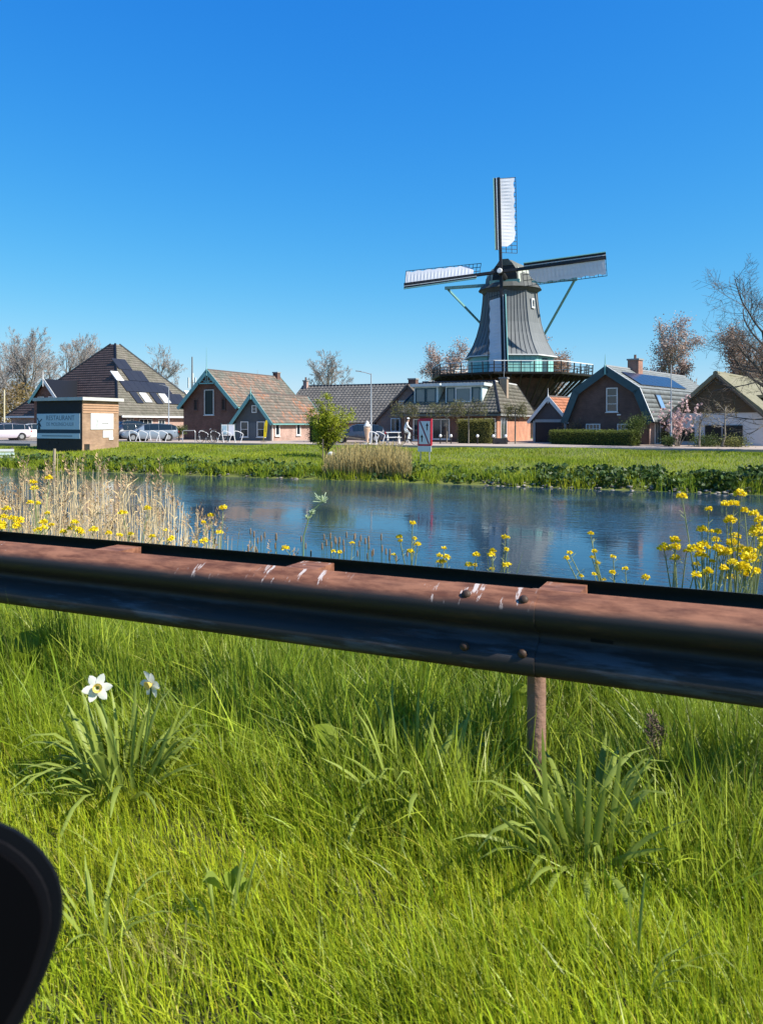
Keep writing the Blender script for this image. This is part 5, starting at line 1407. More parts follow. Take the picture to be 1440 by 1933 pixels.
def wide_hoop():
    p = W(357, 800, 61.5); o = MB().tube([(-.5, 0, -.05), (-.5, 0, .8), (-.44, 0, .92), (.44, 0, .92), (.5, 0, .8), (.5, 0, -.05)], .035, 7).build('barrier_hoop', M_STEEL)
    o.location = (p.x, p.y, -.16); o.rotation_euler = (0, 0, TH); tag(o, 'wide grey barrier hoop before the shaded brick gable', 'barrier')
wide_hoop()

def bicycle(label, px, d, rz, zb=-.165, fm=None, lean=0):
    p = W(px, 800, d); root = thing('bicycle', label, 'bicycle', (p.x, p.y, zb), rz); root.rotation_euler = (lean, 0, rz)
    fm = fm or mat('bike_black', (.02, .02, .022), .4)
    rw = .34
    for x in (-.52, .52):
        n = 22; w = MB().tube([(x + rw * math.cos(a), 0, rw + rw * math.sin(a)) for a in np.linspace(0, 2 * math.pi, n)], .02, 5, False).build('wheel', TYRE, root)
        sp = MB()
        for k in range(10): a = k * .628; sp.bar((x, 0, rw), (x + rw * math.cos(a), 0, rw + rw * math.sin(a)), .006)
        sp.build('spokes', M_STEEL, w)
    fr = MB(); bb = (-.08, 0, .3); st = (-.2, 0, .82); hd = (.36, 0, .88)
    for a, b, r in ((bb, st, .018), (bb, (.38, 0, .7), .02), (st, hd, .016), ((-.52, 0, .34), bb, .012), ((-.52, 0, .34), st, .012), (hd, (.52, 0, .34), .016), (st, (-.23, 0, .95), .014), (hd, (.33, 0, 1.05), .014)): fr.tube([a, b], r, 6)
    fr.build('frame', fm, root)
    MB().tube([(.22, -.28, 1.06), (.33, -.12, 1.08), (.33, .12, 1.08), (.22, .28, 1.06)], .014, 6).build('handlebar', M_STEEL, root)
    MB().prism([(-.38, -.09, .95), (-.38, .09, .95), (-.1, .03, .97), (-.1, -.03, .97)], (0, 0, .05)).build('saddle', M_BLACK, root)
    MB().tube([(-.08, -.1, .3), (-.08, .1, .3)], .07, 10).build('crank', M_STEEL, root); MB().box(-.78, -.4, -.06, .06, .7, .73).build('carrier', M_BLACK, root)
    MB().box(-.16, -.04, -.2, -.1, .42, .45).build('pedal', M_BLACK, root); MB().box(-.12, .02, .1, .2, .14, .17).build('pedal', M_BLACK, root)
    return root
bicycle('grey bicycle leaning on a white bike stand before the loft house', 391, 60.7, TH + R(8), lean=R(8))
bicycle('second bicycle parked against the next white bike stand', 412, 60.3, TH + R(15), lean=R(-7))

# cyclist on the road
def cyclist():
    px, d = 770, 53.6; p = W(px, 800, d); rz = TH
    bicycle('dark bicycle ridden along the road by the person in white', px, d, rz)
    root = thing('person', 'person in white top and pale trousers riding a bicycle', 'person', (p.x, p.y, -.165), rz)
    J = [(-.22, 0, 1.02, .135), (-.17, 0, 1.25, .14), (-.10, 0, 1.45, .15), (-.05, 0, 1.56, .06), (-.02, 0, 1.63, .075), (0, 0, 1.72, .095), (.0, 0, 1.80, .07),
         (-.08, .19, 1.46, .06), (.05, .24, 1.22, .048), (.26, .25, 1.09, .035), (-.08, -.19, 1.46, .06), (.05, -.24, 1.22, .048), (.26, -.25, 1.09, .035),
         (-.18, .11, .98, .10), (.16, .12, .72, .075), (-.02, .12, .30, .05), (.10, .12, .22, .04), (-.18, -.11, .98, .10), (.10, -.12, .90 - .05, .075), (-.03, -.12, .5, .055), (.09, -.12, .45, .04)]
    E = [(0, 1), (1, 2), (2, 3), (3, 4), (4, 5), (5, 6), (2, 7), (7, 8), (8, 9), (2, 10), (10, 11), (11, 12), (0, 13), (13, 14), (14, 15), (15, 16), (0, 17), (17, 18), (18, 19), (19, 20)]
    me = bpy.data.meshes.new('body'); me.from_pydata([j[:3] for j in J], E, [])
    body = bpy.data.objects.new('body', me); link(body, root)
    m = bpy.data.materials.new('clothes'); m.use_nodes = True; N = m.node_tree.nodes; Lk = m.node_tree.links
    tc = N.new('ShaderNodeTexCoord'); sp = N.new('ShaderNodeSeparateXYZ'); rp = N.new('ShaderNodeValToRGB'); mr = N.new('ShaderNodeMapRange'); mr.inputs[2].default_value = 2
    Lk.new(tc.outputs['Object'], sp.inputs[0]); Lk.new(sp.outputs[2], mr.inputs[0]); Lk.new(mr.outputs[0], rp.inputs[0]); Lk.new(rp.outputs[0], N['Principled BSDF'].inputs[0])
    cr = rp.color_ramp; cr.interpolation = 'CONSTANT'
    cr.elements[0].position = 0; cr.elements[0].color = (.6, .55, .5, 1); cr.elements[1].position = .14; cr.elements[1].color = (.55, .57, .55, 1)
    e = cr.elements.new(.505); e.color = (.74, .74, .73, 1); e = cr.elements.new(.80); e.color = (.55, .33, .24, 1)
    N['Principled BSDF'].inputs['Roughness'].default_value = .85
    me.materials.append(m)
    sk = body.modifiers.new('skin', 'SKIN'); body.modifiers.new('sub', 'SUBSURF').levels = 1
    body.modifiers['sub'].render_levels = 2
    for v, j in zip(me.skin_vertices[0].data, J): v.radius = (j[3], j[3])
    me.skin_vertices[0].data[0].use_root = True
    MB().lathe([(.098, -.04), (.108, .02), (.09, .08), (.04, .115)], 12, (-.02, 0, 1.77)).build('hair', mat('dark_hair', (.03, .022, .016), .7), root, True)
    MB().lathe([(.112, 0), (.108, .05), (.06, .10)], 12, (.0, 0, 1.80)).build('cap', M_WHITE, root, True)
    for s in (-1, 1):
        h = MB()
        for k in range(4): h.tube([(.27, s * (.25 + .012 * k - .02), 1.09), (.315, s * (.25 + .012 * k - .02), 1.075), (.30, s * (.25 + .012 * k - .02), 1.05)], .008, 5)
        h.tube([(.27, s * .225, 1.08), (.30, s * .215, 1.065)], .008, 5); h.build('hand', mat('skin', (.55, .33, .24), .6), root, True)
        MB().prism([(-.04, s * .12 - .04, .15 if s > 0 else .43), (.17, s * .12 - .03, .15 if s > 0 else .43), (.17, s * .12 + .03, .15 if s > 0 else .43), (-.04, s * .12 + .04, .15 if s > 0 else .43)], (0, 0, .06)).build('shoe', M_WHITE, root)
cyclist()

def cone_statue():
    p = W(693, 800, 55.8); root = thing('ice_cream_statue', 'giant soft ice cream cone statue beside the street lamp', 'statue', (p.x, p.y, -.165))
    MB().lathe([(.30, 0), (.30, .07), (.1, .1)], 16).build('base', M_WHITE, root)
    MB().lathe([(.07, .08), (.11, .35), (.19, .8), (.24, 1.08), (.25, 1.15), (.22, 1.17)], 16).build('cone', mat('wafer', (.62, .42, .30), .7, (.52, .34, .23), 8, bump=.5), root)
    pts = []; rad = []
    for i in range(60):
        t = i / 59; a = t * 2 * math.pi * 3.3; r = .17 * (1 - t) ** .8
        pts.append((r * math.cos(a), r * math.sin(a), 1.2 + .48 * t)); rad.append(.125 * (1 - .8 * t) + .01)
    MB().tube(pts, rad, 8).build('ice_cream', mat('soft_ice', (.80, .78, .74), .5), root, True)
cone_statue()

def picnic():
    p = W(742, 800, 57.5); root = thing('picnic_table', 'white picnic table with benches before the brown gable wall', 'table', (p.x, p.y, -.165), TH + R(5))
    for k in range(4): MB().box(-.55, .55, -.36 + k * .19, -.2 + k * .19, .80, .85).build('top_plank', M_WHITE, root)
    for s in (-1, 1):
        MB().box(-.55, .55, s * .7 - .13, s * .7 + .13, .44, .49).build('bench_plank', M_WHITE, root)
        MB().bar((s * .42, -.55, 0), (s * .42, -.1, .8), .07).build('leg', M_WHITE, root); MB().bar((s * .42, .55, 0), (s * .42, .1, .8), .07).build('leg', M_WHITE, root)
        MB().bar((s * .42, -.8, .41), (s * .42, .8, .41), .06).build('cross_bar', M_WHITE, root)
picnic()

def nav_sign():
    p = W(801, 800, 38.5); zb = g(p.x, p.y)
    root = thing('navigation_sign', 'red bordered waterway sign with two black arrows struck through', 'sign', (p.x, p.y, zb), TH + R(-28))
    red = mat('sign_red', (.62, .03, .06), .45, (.55, .025, .05), 2); wh = mat('sign_white', (.80, .79, .79), .45, (.74, .72, .72), 2)
    w, h, z0 = .74, 1.33, .79
    MB().box(-w / 2, w / 2, 0, .04, z0, z0 + h).build('board', red, root)
    MB().box(-w / 2 + .075, w / 2 - .075, -.008, -.001, z0 + .09, z0 + h - .09).build('face', wh, root)
    L = MB(); dx = w / 2 - .09; dz = h / 2 - .1; c = z0 + h / 2
    L.prism([(-dx - .0, -.014, c + dz), (-dx + .07, -.014, c + dz), (dx, -.014, c - dz), (dx - .07, -.014, c - dz)], (0, .005, 0)); L.build('stroke', mat('stroke_dark_red', (.25, .02, .05), .5), root)
    blk = mat('sign_black', (.012, .014, .018), .5)
    for x, z in ((.15, c + .12), (-.14, c - .46)):
        a = MB(); a.box(x - .025, x + .025, -.015, -.009, z, z + .24); a.prism([(x - .075, -.009, z + .22), (x + .075, -.009, z + .22), (x, -.009, z + .37)], (0, -.006, 0)); a.build('arrow', blk, root)
    MB().box(-w / 2, w / 2, 0, .03, z0 - .285, z0 - .01).build('lower_plate', wh, root)
    MB().prism([(-w / 2 - .06, .30, z0 + .05), (w / 2 - .0, .10, z0 + .05), (w / 2 - .0, .10, z0 + h + .05), (-w / 2 - .06, .30, z0 + h + .05)], (0, .04, 0)).build('rear_board', red, root)
    for x in (-.24, .24): MB().tube([(x, .06, -.3), (x, .06, z0 + h * .9)], .03, 8).build('post', M_STEEL, root)
nav_sign()

def beach_flag():
    p = W(500, 800, 61.5); root = thing('beach_flag', 'narrow yellow feather flag before the cottage gable', 'flag', (p.x, p.y, -.16), TH + R(-10))
    pts = [(-.02, 0), (.02, .35), (.22, .4), (.27, .9), (.33, 1.5), (.30, 1.72), (.18, 1.75), (.08, 1.5), (.02, 1.0)]
    y = mat('flag_yellow', (.85, .70, .02), .6, (.8, .62, .02), 3, transl=.3)
    MB().prism([(a - .1, 0, b) for a, b in pts], (0, .012, 0)).build('cloth', y, root)
    MB().tube([(-.1, .02, 0), (-.1, .02, .9), (-.02, .02, 1.5), (.1, .02, 1.78)], .012, 5).build('pole', M_BLACK, root)
    MB().box(-.32, .12, -.15, .15, 0, .03).build('base', M_BLACK, root)
    MB().box(.05, .09, -.006, -.002, .8, 1.3).build('print', mat('flag_ink', (.25, .2, .05), .7), root)
beach_flag()

def info_board():
    p = W(430, 800, 63.5); root = thing('information_board', 'white information board on posts before the shaded brick gable', 'sign', (p.x, p.y, -.16), TH - R(8))
    for x0, x1, c in ((-.52, .0, mat('poster_blue', (.42, .55, .62), .5, (.25, .42, .5), 4)), (.06, .60, mat('poster_white', (.70, .72, .76), .5, (.58, .60, .70), 4))):
        MB().box(x0, x1, -.05, 0, .48, 1.4).build('panel', M_WHITE, root); MB().box(x0 + .06, x1 - .06, -.056, -.051, .56, 1.32).build('poster', c, root)
    for x in (-.55, .03, .63): MB().box(x - .03, x + .03, -.02, .04, 0, 1.5).build('post', M_DTEAL, root)
info_board()

for i, (px, d, lab) in enumerate(((812, 56.8, 'just right of the red bordered sign'), (831, 56.6, 'left of the door under the espalier tree'), (851, 56.4, 'left of the tall hedge block'), (901, 56, 'in front of the tall hedge block'), (931, 55.6, 'left of the low black bench wall'), (954, 55.3, 'right of the low black bench wall'))):
    p = W(px, 800, d); root = thing('garden_bollard', 'short dark garden post with white ball top ' + lab, 'bollard', (p.x, p.y, -.16), 0, 'white topped garden posts')
    MB().tube([(0, 0, -.1), (0, 0, .48)], .045, 8).build('post', M_BLACK, root); MB().lathe([(.03, .46), (.09, .5), (.11, .57), (.09, .65), (.03, .69)], 12).build('ball', M_WHITE, root, True)
def low_wall():
    p = W(943, 800, 55.6); o = MB().box(-.5, .55, 0, .2, -.05, .42).build('garden_wall', mat('dark_planks', (.03, .03, .032), .7)); o.location = (p.x, p.y, -.16); o.rotation_euler = (0, 0, TH - R(10)); tag(o, 'low black garden wall between two white topped posts', 'wall')
low_wall()

def jetty_fence():
    p = W(34, 800, 45.5); root = thing('slatted_fence', 'white and mint slatted landing fence at the picture edge', 'fence', (p.x, p.y, g(p.x, p.y)), TH + R(8))
    for k in range(4): MB().box(-2.6, (-.02, -.18, -.2, -1.5)[k], -.04, .0, .05 + k * .21 if k < 3 else -.12, .20 + k * .21 if k < 3 else .02).build('slat', M_WHITE if k != 1 else mat('mint_slat', (.62, .76, .70), .5), root)
    for x in (-.32, -1.3, -2.4): MB().box(x - .05, x + .05, .003, .1, -.6, .72).build('post', M_GREYWOOD, root)
    MB().tube([(-.1, .05, .12), (.6, .05, .2), (1.3, .05, .34)], .04, 6).build('hand_rail', M_BLACK, root)
    for x in (.1, 1.2): MB().tube([(x, .05, -.6), (x, .05, .2 + .1 * x)], .05, 6).build('rail_post', M_BLACK, root)
jetty_fence()
p = W(103, 800, 41); o = MB().tube([(0, 0, -.9), (.02, 0, .72)], [.085, .075], 8).build('mooring_post', mat('pale_timber', (.36, .30, .2), .9, (.25, .2, .13), 4), None, True); o.location = (p.x, p.y, -.75); tag(o, 'weathered wooden mooring post at the far water edge', 'post')

# ================================================================== GUARDRAIL
def rail_mat():
    m = bpy.data.materials.new('rusty_steel'); m.use_nodes = True; N = m.node_tree.nodes; L = m.node_tree.links; p = N['Principled BSDF']
    tc = N.new('ShaderNodeTexCoord'); sp = N.new('ShaderNodeSeparateXYZ'); L.new(tc.outputs['Object'], sp.inputs[0])
    def noise(scale, st, det=6):
        mp = N.new('ShaderNodeMapping'); mp.inputs['Scale'].default_value = st; L.new(tc.outputs['Object'], mp.inputs[0])
        n = N.new('ShaderNodeTexNoise'); n.inputs['Scale'].default_value = scale; n.inputs['Detail'].default_value = det; n.inputs['Roughness'].default_value = .65; L.new(mp.outputs[0], n.inputs[0]); return n
    n1 = noise(4, (1, 4, 4)); n2 = noise(9, (.7, 2.5, 2.5), 9); n3 = noise(6, (5.5, 1.2, 1.2)); n4 = noise(1.1, (1, .2, .2), 2)
    # rust: full on the upper bulge, thinning out below
    mr = N.new('ShaderNodeMapRange'); mr.inputs[1].default_value = .684; mr.inputs[2].default_value = .706; L.new(sp.outputs[2], mr.inputs[0])
    ad = N.new('ShaderNodeMath'); ad.operation = 'ADD'; L.new(mr.outputs[0], ad.inputs[0])
    a2 = N.new('ShaderNodeMapRange'); a2.inputs[1].default_value = .3; a2.inputs[2].default_value = .75; a2.inputs[3].default_value = -.22; a2.inputs[4].default_value = .18; L.new(n1.outputs[0], a2.inputs[0]); L.new(a2.outputs[0], ad.inputs[1])
    ad.use_clamp = True
    rust = N.new('ShaderNodeMix'); rust.data_type = 'RGBA'; rust.inputs[6].default_value = (.115, .042, .024, 1); rust.inputs[7].default_value = (.29, .125, .07, 1); rc = N.new('ShaderNodeMapRange'); rc.inputs[1].default_value = .38; rc.inputs[2].default_value = .62; L.new(n2.outputs[0], rc.inputs[0]); L.new(rc.outputs[0], rust.inputs[0])
    steel = N.new('ShaderNodeMix'); steel.data_type = 'RGBA'; steel.inputs[6].default_value = (.022, .022, .024, 1); steel.inputs[7].default_value = (.036, .029, .024, 1); L.new(n1.outputs[0], steel.inputs[0])
    # reflection painted as blue-grey patches low on the face; brown lower lip
    n5 = noise(1.7, (1, 5, 7), 8)
    bl = N.new('ShaderNodeMapRange'); bl.inputs[1].default_value = .52; bl.inputs[2].default_value = .60; bl.inputs[4].default_value = .8; L.new(n5.outputs[0], bl.inputs[0])
    low = N.new('ShaderNodeMapRange'); low.inputs[1].default_value = .60; low.inputs[2].default_value = .545; L.new(sp.outputs[2], low.inputs[0])
    bm = N.new('ShaderNodeMath'); bm.operation = 'MULTIPLY'; L.new(bl.outputs[0], bm.inputs[0]); L.new(low.outputs[0], bm.inputs[1])
    st2 = N.new('ShaderNodeMix'); st2.data_type = 'RGBA'; L.new(bm.outputs[0], st2.inputs[0]); L.new(steel.outputs[2], st2.inputs[6]); st2.inputs[7].default_value = (.075, .085, .10, 1)
    lip = N.new('ShaderNodeMapRange'); lip.inputs[1].default_value = .485; lip.inputs[2].default_value = .462; L.new(sp.outputs[2], lip.inputs[0])
    st3 = N.new('ShaderNodeMix'); st3.data_type = 'RGBA'; L.new(lip.outputs[0], st3.inputs[0]); L.new(st2.outputs[2], st3.inputs[6]); st3.inputs[7].default_value = (.05, .028, .018, 1)
    steel = st3
    mx = N.new('ShaderNodeMix'); mx.data_type = 'RGBA'; L.new(ad.outputs[0], mx.inputs[0]); L.new(steel.outputs[2], mx.inputs[6]); L.new(rust.outputs[2], mx.inputs[7])
    # bird droppings: streaks on the top in two stretches
    dm = N.new('ShaderNodeMapRange'); dm.inputs[1].default_value = .575; dm.inputs[2].default_value = .61; L.new(n3.outputs[0], dm.inputs[0])
    bz = N.new('ShaderNodeMapRange'); bz.inputs[1].default_value = .68; bz.inputs[2].default_value = .70; L.new(sp.outputs[2], bz.inputs[0])
    w1 = N.new('ShaderNodeMapRange'); w1.inputs[1].default_value = .53; w1.inputs[2].default_value = .58; L.new(n4.outputs[0], w1.inputs[0])
    q = N.new('ShaderNodeMath'); q.operation = 'MULTIPLY'; L.new(dm.outputs[0], q.inputs[0]); L.new(bz.outputs[0], q.inputs[1])
    q2 = N.new('ShaderNodeMath'); q2.operation = 'MULTIPLY'; L.new(q.outputs[0], q2.inputs[0]); L.new(w1.outputs[0], q2.inputs[1])
    fx = N.new('ShaderNodeMix'); fx.data_type = 'RGBA'; L.new(q2.outputs[0], fx.inputs[0]); L.new(mx.outputs[2], fx.inputs[6]); fx.inputs[7].default_value = (.52, .45, .41, 1)
    L.new(fx.outputs[2], p.inputs['Base Color'])
    rr = N.new('ShaderNodeMapRange'); rr.inputs[3].default_value = .58; rr.inputs[4].default_value = .8; L.new(ad.outputs[0], rr.inputs[0]); L.new(rr.outputs[0], p.inputs['Roughness'])
    p.inputs['Specular IOR Level'].default_value = .3
    bp = N.new('ShaderNodeBump'); bp.inputs['Strength'].default_value = .25; bp.inputs['Distance'].default_value = .004; L.new(n2.outputs[0], bp.inputs['Height']); L.new(bp.outputs[0], p.inputs['Normal'])
    return m
def guardrail():
    rm = rail_mat(); z0 = .445; b0 = 2.5; ZS = .945
    root = thing('guardrail', 'rusty double sided steel guardrail crossing the verge', 'guardrail', (0, 0, 0))
    prof = [(.086, .312), (.078, .306), (.055, .297), (.018, .276), (.005, .262), (.0, .246), (.0, .226), (.006, .210), (.022, .194), (.060, .172), (.072, .162), (.075, .150), (.072, .138), (.060, .128), (.022, .106), (.006, .090), (0, .074), (0, .054), (.005, .038), (.018, .024), (.055, .010), (.078, .004), (.086, -.002)]
    dark = mat('dark_weathered_steel', (.06, .07, .07), .7, (.045, .045, .04), 3, spec=.3)
    def beam(x0, x1, front, lift=0):
        V = []; n = len(prof); F = []
        t = .004
        for x in (x0, x1):
            for (yy, zz) in prof:
                V.append((x, (b0 + yy - lift) if front else (2.83 - yy + lift), z0 + zz * (ZS if front else 1) + (0 if front else -.003)))
            for (yy, zz) in reversed(prof):
                V.append((x, (b0 + yy - lift + t) if front else (2.83 - yy + lift - t), z0 + zz * (ZS if front else 1) + (0 if front else -.003)))
        m = 2 * n
        for i in range(m): F.append((i, (i + 1) % m, (i + 1) % m + m, i + m))
        F.append(tuple(range(m))); F.append(tuple(reversed(range(m, 2 * m))))
        MB().add(V, F).build('beam', rm if front else dark, root, True)
    for k in range(-5, 5):
        j = -.90 + 4 * k
        beam(j, j + 4.3, True, (k % 2) * .006)
        beam(j, j + 4.3, False, (k % 2) * .006)
        for dx in (.06, .26):
            for (zz, yy) in ((.268, .030), (.095, .012)):
                MB().lathe([(.016, 0), (.016, .006), (.009, .013)], 10).build('bolt', rm, root, True)
                o = bpy.context.scene.collection.objects[-1]
                o.location = (j + dx, b0 + yy - .006, z0 + zz); o.rotation_euler = (R(62) if zz > .2 else R(95), 0, 0)
    hole = mat('slot_black', (.004, .004, .004), .9)
    for k in range(-14, 10):
        x = -.53 + 1.0 * k
        MB().box(x - .08, x + .06, b0 + .088, 2.74, z0 + .262, z0 + .2925).build('spacer', rm, root)
        MB().box(x + .10, x + .17, b0 + .071, b0 + .0715 + .003, z0 + .142, z0 + .166).build('slot', hole, root)
    for k in range(-3, 4):
        x = -.63 + 4 * k
        MB().tube([(x, 2.66, -.4), (x, 2.66, .72)], .033, 14).build('post', mat('rusty_post', (.26, .155, .11), .75, (.19, .11, .08), 9, bump=.3), root, True)
guardrail()

# ================================================================== PLANTS OF THE VERGE
M_STRAP = mat('strap_leaf', (.30, .36, .07), .5, (.21, .27, .045), 5, transl=.35, spec=.3)
def strap(p, az, L, w, up, droop, twist=0):
    """a narrow folded leaf"""
    n = 6; rings = []; q = Vector(p); d = Vector((math.cos(az) * math.cos(up), math.sin(az) * math.cos(up), math.sin(up)))
    side = Vector((-math.sin(az + twist), math.cos(az + twist), 0)); mb = MB(); pts = []
    for i in range(n + 1):
        t = i / n; ww = w * (.75 + .5 * t if t < .5 else 1.0) * (1 if t < .75 else (1 - (t - .75) / .25 * .85)) * .5
        nn = d.cross(side).normalized()
        pts += [q - side * ww, q + nn * ww * .35, q + side * ww]
        d = (d + Vector((0, 0, -droop * t * 1.5 / n * 2))).normalized(); q = q + d * L / n
    F = []
    for i in range(n): 
        for j in range(2): a = i * 3 + j; F.append((a, a + 1, a + 4, a + 3))
    return mb.add(pts, F)
def daffodil_leaves(root, n, L, seed, spread=.10, w=.014):
    rr = random.Random(seed)
    for k in range(n):
        az = rr.random() * 6.283; r = spread * rr.random() ** .5
        strap((math.cos(az) * r, math.sin(az) * r, 0), az + rr.gauss(0, .5), L * rr.uniform(.6, 1.1), w * rr.uniform(.75, 1.25), R(rr.uniform(38, 84)), rr.choice((.15, .35, .7, 1.2, 1.7)), rr.gauss(0, .7)).build('leaf', M_STRAP, root, True)
def daff_flower(root, base, head, yaw, pitch, wh, tilt=0):
    st = MB().tube([base, Vector(base).lerp(Vector(head), .5) + Vector((.01, 0, .01)), Vector(head) - Vector((0, 0, .02)), head], [.005, .0045, .004, .004], 6).build('flower_stem', M_GREENMETAL, root, True)
    f = bpy.data.objects.new('flower', None); link(f, root); f.location = head; f.rotation_euler = (pitch, 0, yaw); f.scale = (.95, .95, .95); f.empty_display_size = .02
    for k in range(6):
        a = k * math.pi / 3 + (.1 if k % 2 else 0); z = .004 * (k % 2)
        c, s = math.cos(a), math.sin(a); pts = []
        for r, w, y in ((.006, .006, 0), (.02, .014, -.002), (.034, .0145, -.001), (.046, .009, .002), (.053, .001, .005)):
            pts += [(c * r - s * w, -(y + z), s * r + c * w), (c * r, -(y + z + .003), s * r), (c * r + s * w, -(y + z), s * r - c * w)]
        F = [(i * 3 + j, i * 3 + j + 1, i * 3 + j + 4, i * 3 + j + 3) for i in range(4) for j in range(2)]
        MB().add(pts, F).build('petal', wh, f, True)
    co = MB(); rg = []
    for r, y in ((.008, 0), (.011, -.008), (.0135, -.018), (.017, -.022)): rg.append([(r * math.cos(a), y, r * math.sin(a)) for a in np.arange(12) * 2 * math.pi / 12])
    co.rings(rg, False).build('trumpet', mat('daffodil_trumpet', (.86, .66, .16), .6, transl=.3), f, True)
PET = mat('daffodil_petal', (.86, .86, .78), .6, (.82, .82, .72), 6, transl=.5)
def gpt(px, py):
    d = CAMZ * FPX / (py - 800); v = W(px, py, d); return v
def clump(label, px, py, n, L, seed, spread=.1, name='daffodil_clump', w=.014):
    v = gpt(px, py); root = thing(name, label, 'plant', (v.x, v.y, g(v.x, v.y)), TH); daffodil_leaves(root, int(n * 1.8), L * 1.08, seed, spread, w * 1.25); return root
r = clump('daffodil clump with two white flowers', 238, 1500, 46, .36, 201, .11)
v = gpt(238, 1500); dd = CAMZ * FPX / 700
def loc(px, py, dy=0): return ((px - 238) / FPX * dd, dy, CAMZ - (py - 800) / FPX * dd - r.location.z)
daff_flower(r, (-.01, 0, .02), loc(190, 1293, -.03), R(22), R(-14), PET)
daff_flower(r, (.03, .02, .02), loc(281, 1296, .03), R(-34), R(8), PET)
clump('flowerless daffodil leaves under the middle of the guardrail', 790, 1530, 34, .36, 202, .11)
clump('large flowerless daffodil leaf clump near the guardrail post', 1095, 1655, 48, .36, 203, .10, w=.016)
clump('small sparse leaf clump in the grass beside the wing mirror', 190, 1760, 9, .19, 204, .05, w=.008)
clump('thin leaf tuft in the lower middle grass', 425, 1750, 7, .18, 205, .04, w=.007)
clump('pale leaf tuft at the bottom of the picture', 1190, 1925, 8, .2, 206, .05, w=.006)
clump('leaf tuft under the right end of the guardrail', 1290, 1480, 12, .26, 207, .08)

def broad_plant(label, px, py, seed, n, size):
    v = gpt(px, py); root = thing('dock_plant', label, 'plant', (v.x, v.y, g(v.x, v.y)), TH); rr = random.Random(seed); m = mat('dock_leaf', (.26, .33, .03), .6, (.18, .25, .02), 6, transl=.5, spec=.25)
    for k in range(n):
        az = rr.random() * 6.283; up = R(rr.uniform(25, 65)); L = size * rr.uniform(.7, 1.2); w = L * .62; d = Vector((math.cos(az) * math.cos(up), math.sin(az) * math.cos(up), math.sin(up))); side = Vector((-math.sin(az), math.cos(az), rr.gauss(0, .3))); p = Vector((math.cos(az) * .03, math.sin(az) * .03, .06 + rr.random() * .12)); pts = []
        for t, wf in ((0, .12), (.15, .75), (.4, 1), (.7, .75), (1, .04)):
            c = p + d * L * t - Vector((0, 0, .25 * L * t * t)); pts += [c - side * w * wf * .5 + Vector((0, 0, .03 * wf)), c, c + side * w * wf * .5 + Vector((0, 0, .03 * wf))]
        MB().add(pts, [(i * 3 + j, i * 3 + j + 1, i * 3 + j + 4, i * 3 + j + 3) for i in range(4) for j in range(2)]).build('leaf', m, root, True)
broad_plant('broad leaved weed below the brown seed spike', 1255, 1560, 211, 5, .12)
broad_plant('broad leaved weed in shade at the right picture edge', 1435, 1610, 212, 6, .13)
broad_plant('small round leaved weed in the lower middle grass', 440, 1745, 213, 4, .06)
broad_plant('broad leaved weed under the guardrail left of the post', 930, 1430, 214, 6, .17)
broad_plant('leafy weed in the grass below the rail middle', 640, 1500, 215, 5, .13)
broad_plant('leafy weed in the corner under the left end of the guardrail', 40, 1330, 216, 7, .2)

def seed_spike(label, px, py, top, seed):
    v = gpt(px, py); root = thing('seed_spike', label, 'plant', (v.x, v.y, g(v.x, v.y)), TH); rr = random.Random(seed); d = CAMZ * FPX / (py - 800); h = CAMZ - (top - 800) / FPX * d - root.location.z
    MB().tube([(0, 0, -.02), (-.01, 0, h * .5), (-.015, 0, h)], [.006, .005, .003], 6).build('stem', mat('brown_stem', (.05, .05, .03), .8), root)
    mb = MB()
    for k in range(170):
        t = rr.uniform(.42, 1); a = rr.random() * 6.283; r = .020 * math.sin(math.pi * (t - .45) / .62) + .008; c = Vector((-.013, 0, h * t)); e = c + Vector((math.cos(a) * r, math.sin(a) * r, .008)); mb.tube([c, e + Vector((0, 0, .008))], [.0008, .0019], 4)
    mb.build('seed_head', mat('brown_seeds', (.20, .14, .10), .9, (.12, .09, .07), 30), root)
seed_spike('tall brown seed spike under the right part of the guardrail', 1238, 1545, 1350, 221)
seed_spike('second seed spike just behind the tallest one', 1256, 1530, 1375, 222)
seed_spike('short brown seed head above the broad leaved weed', 1312, 1590, 1465, 223)

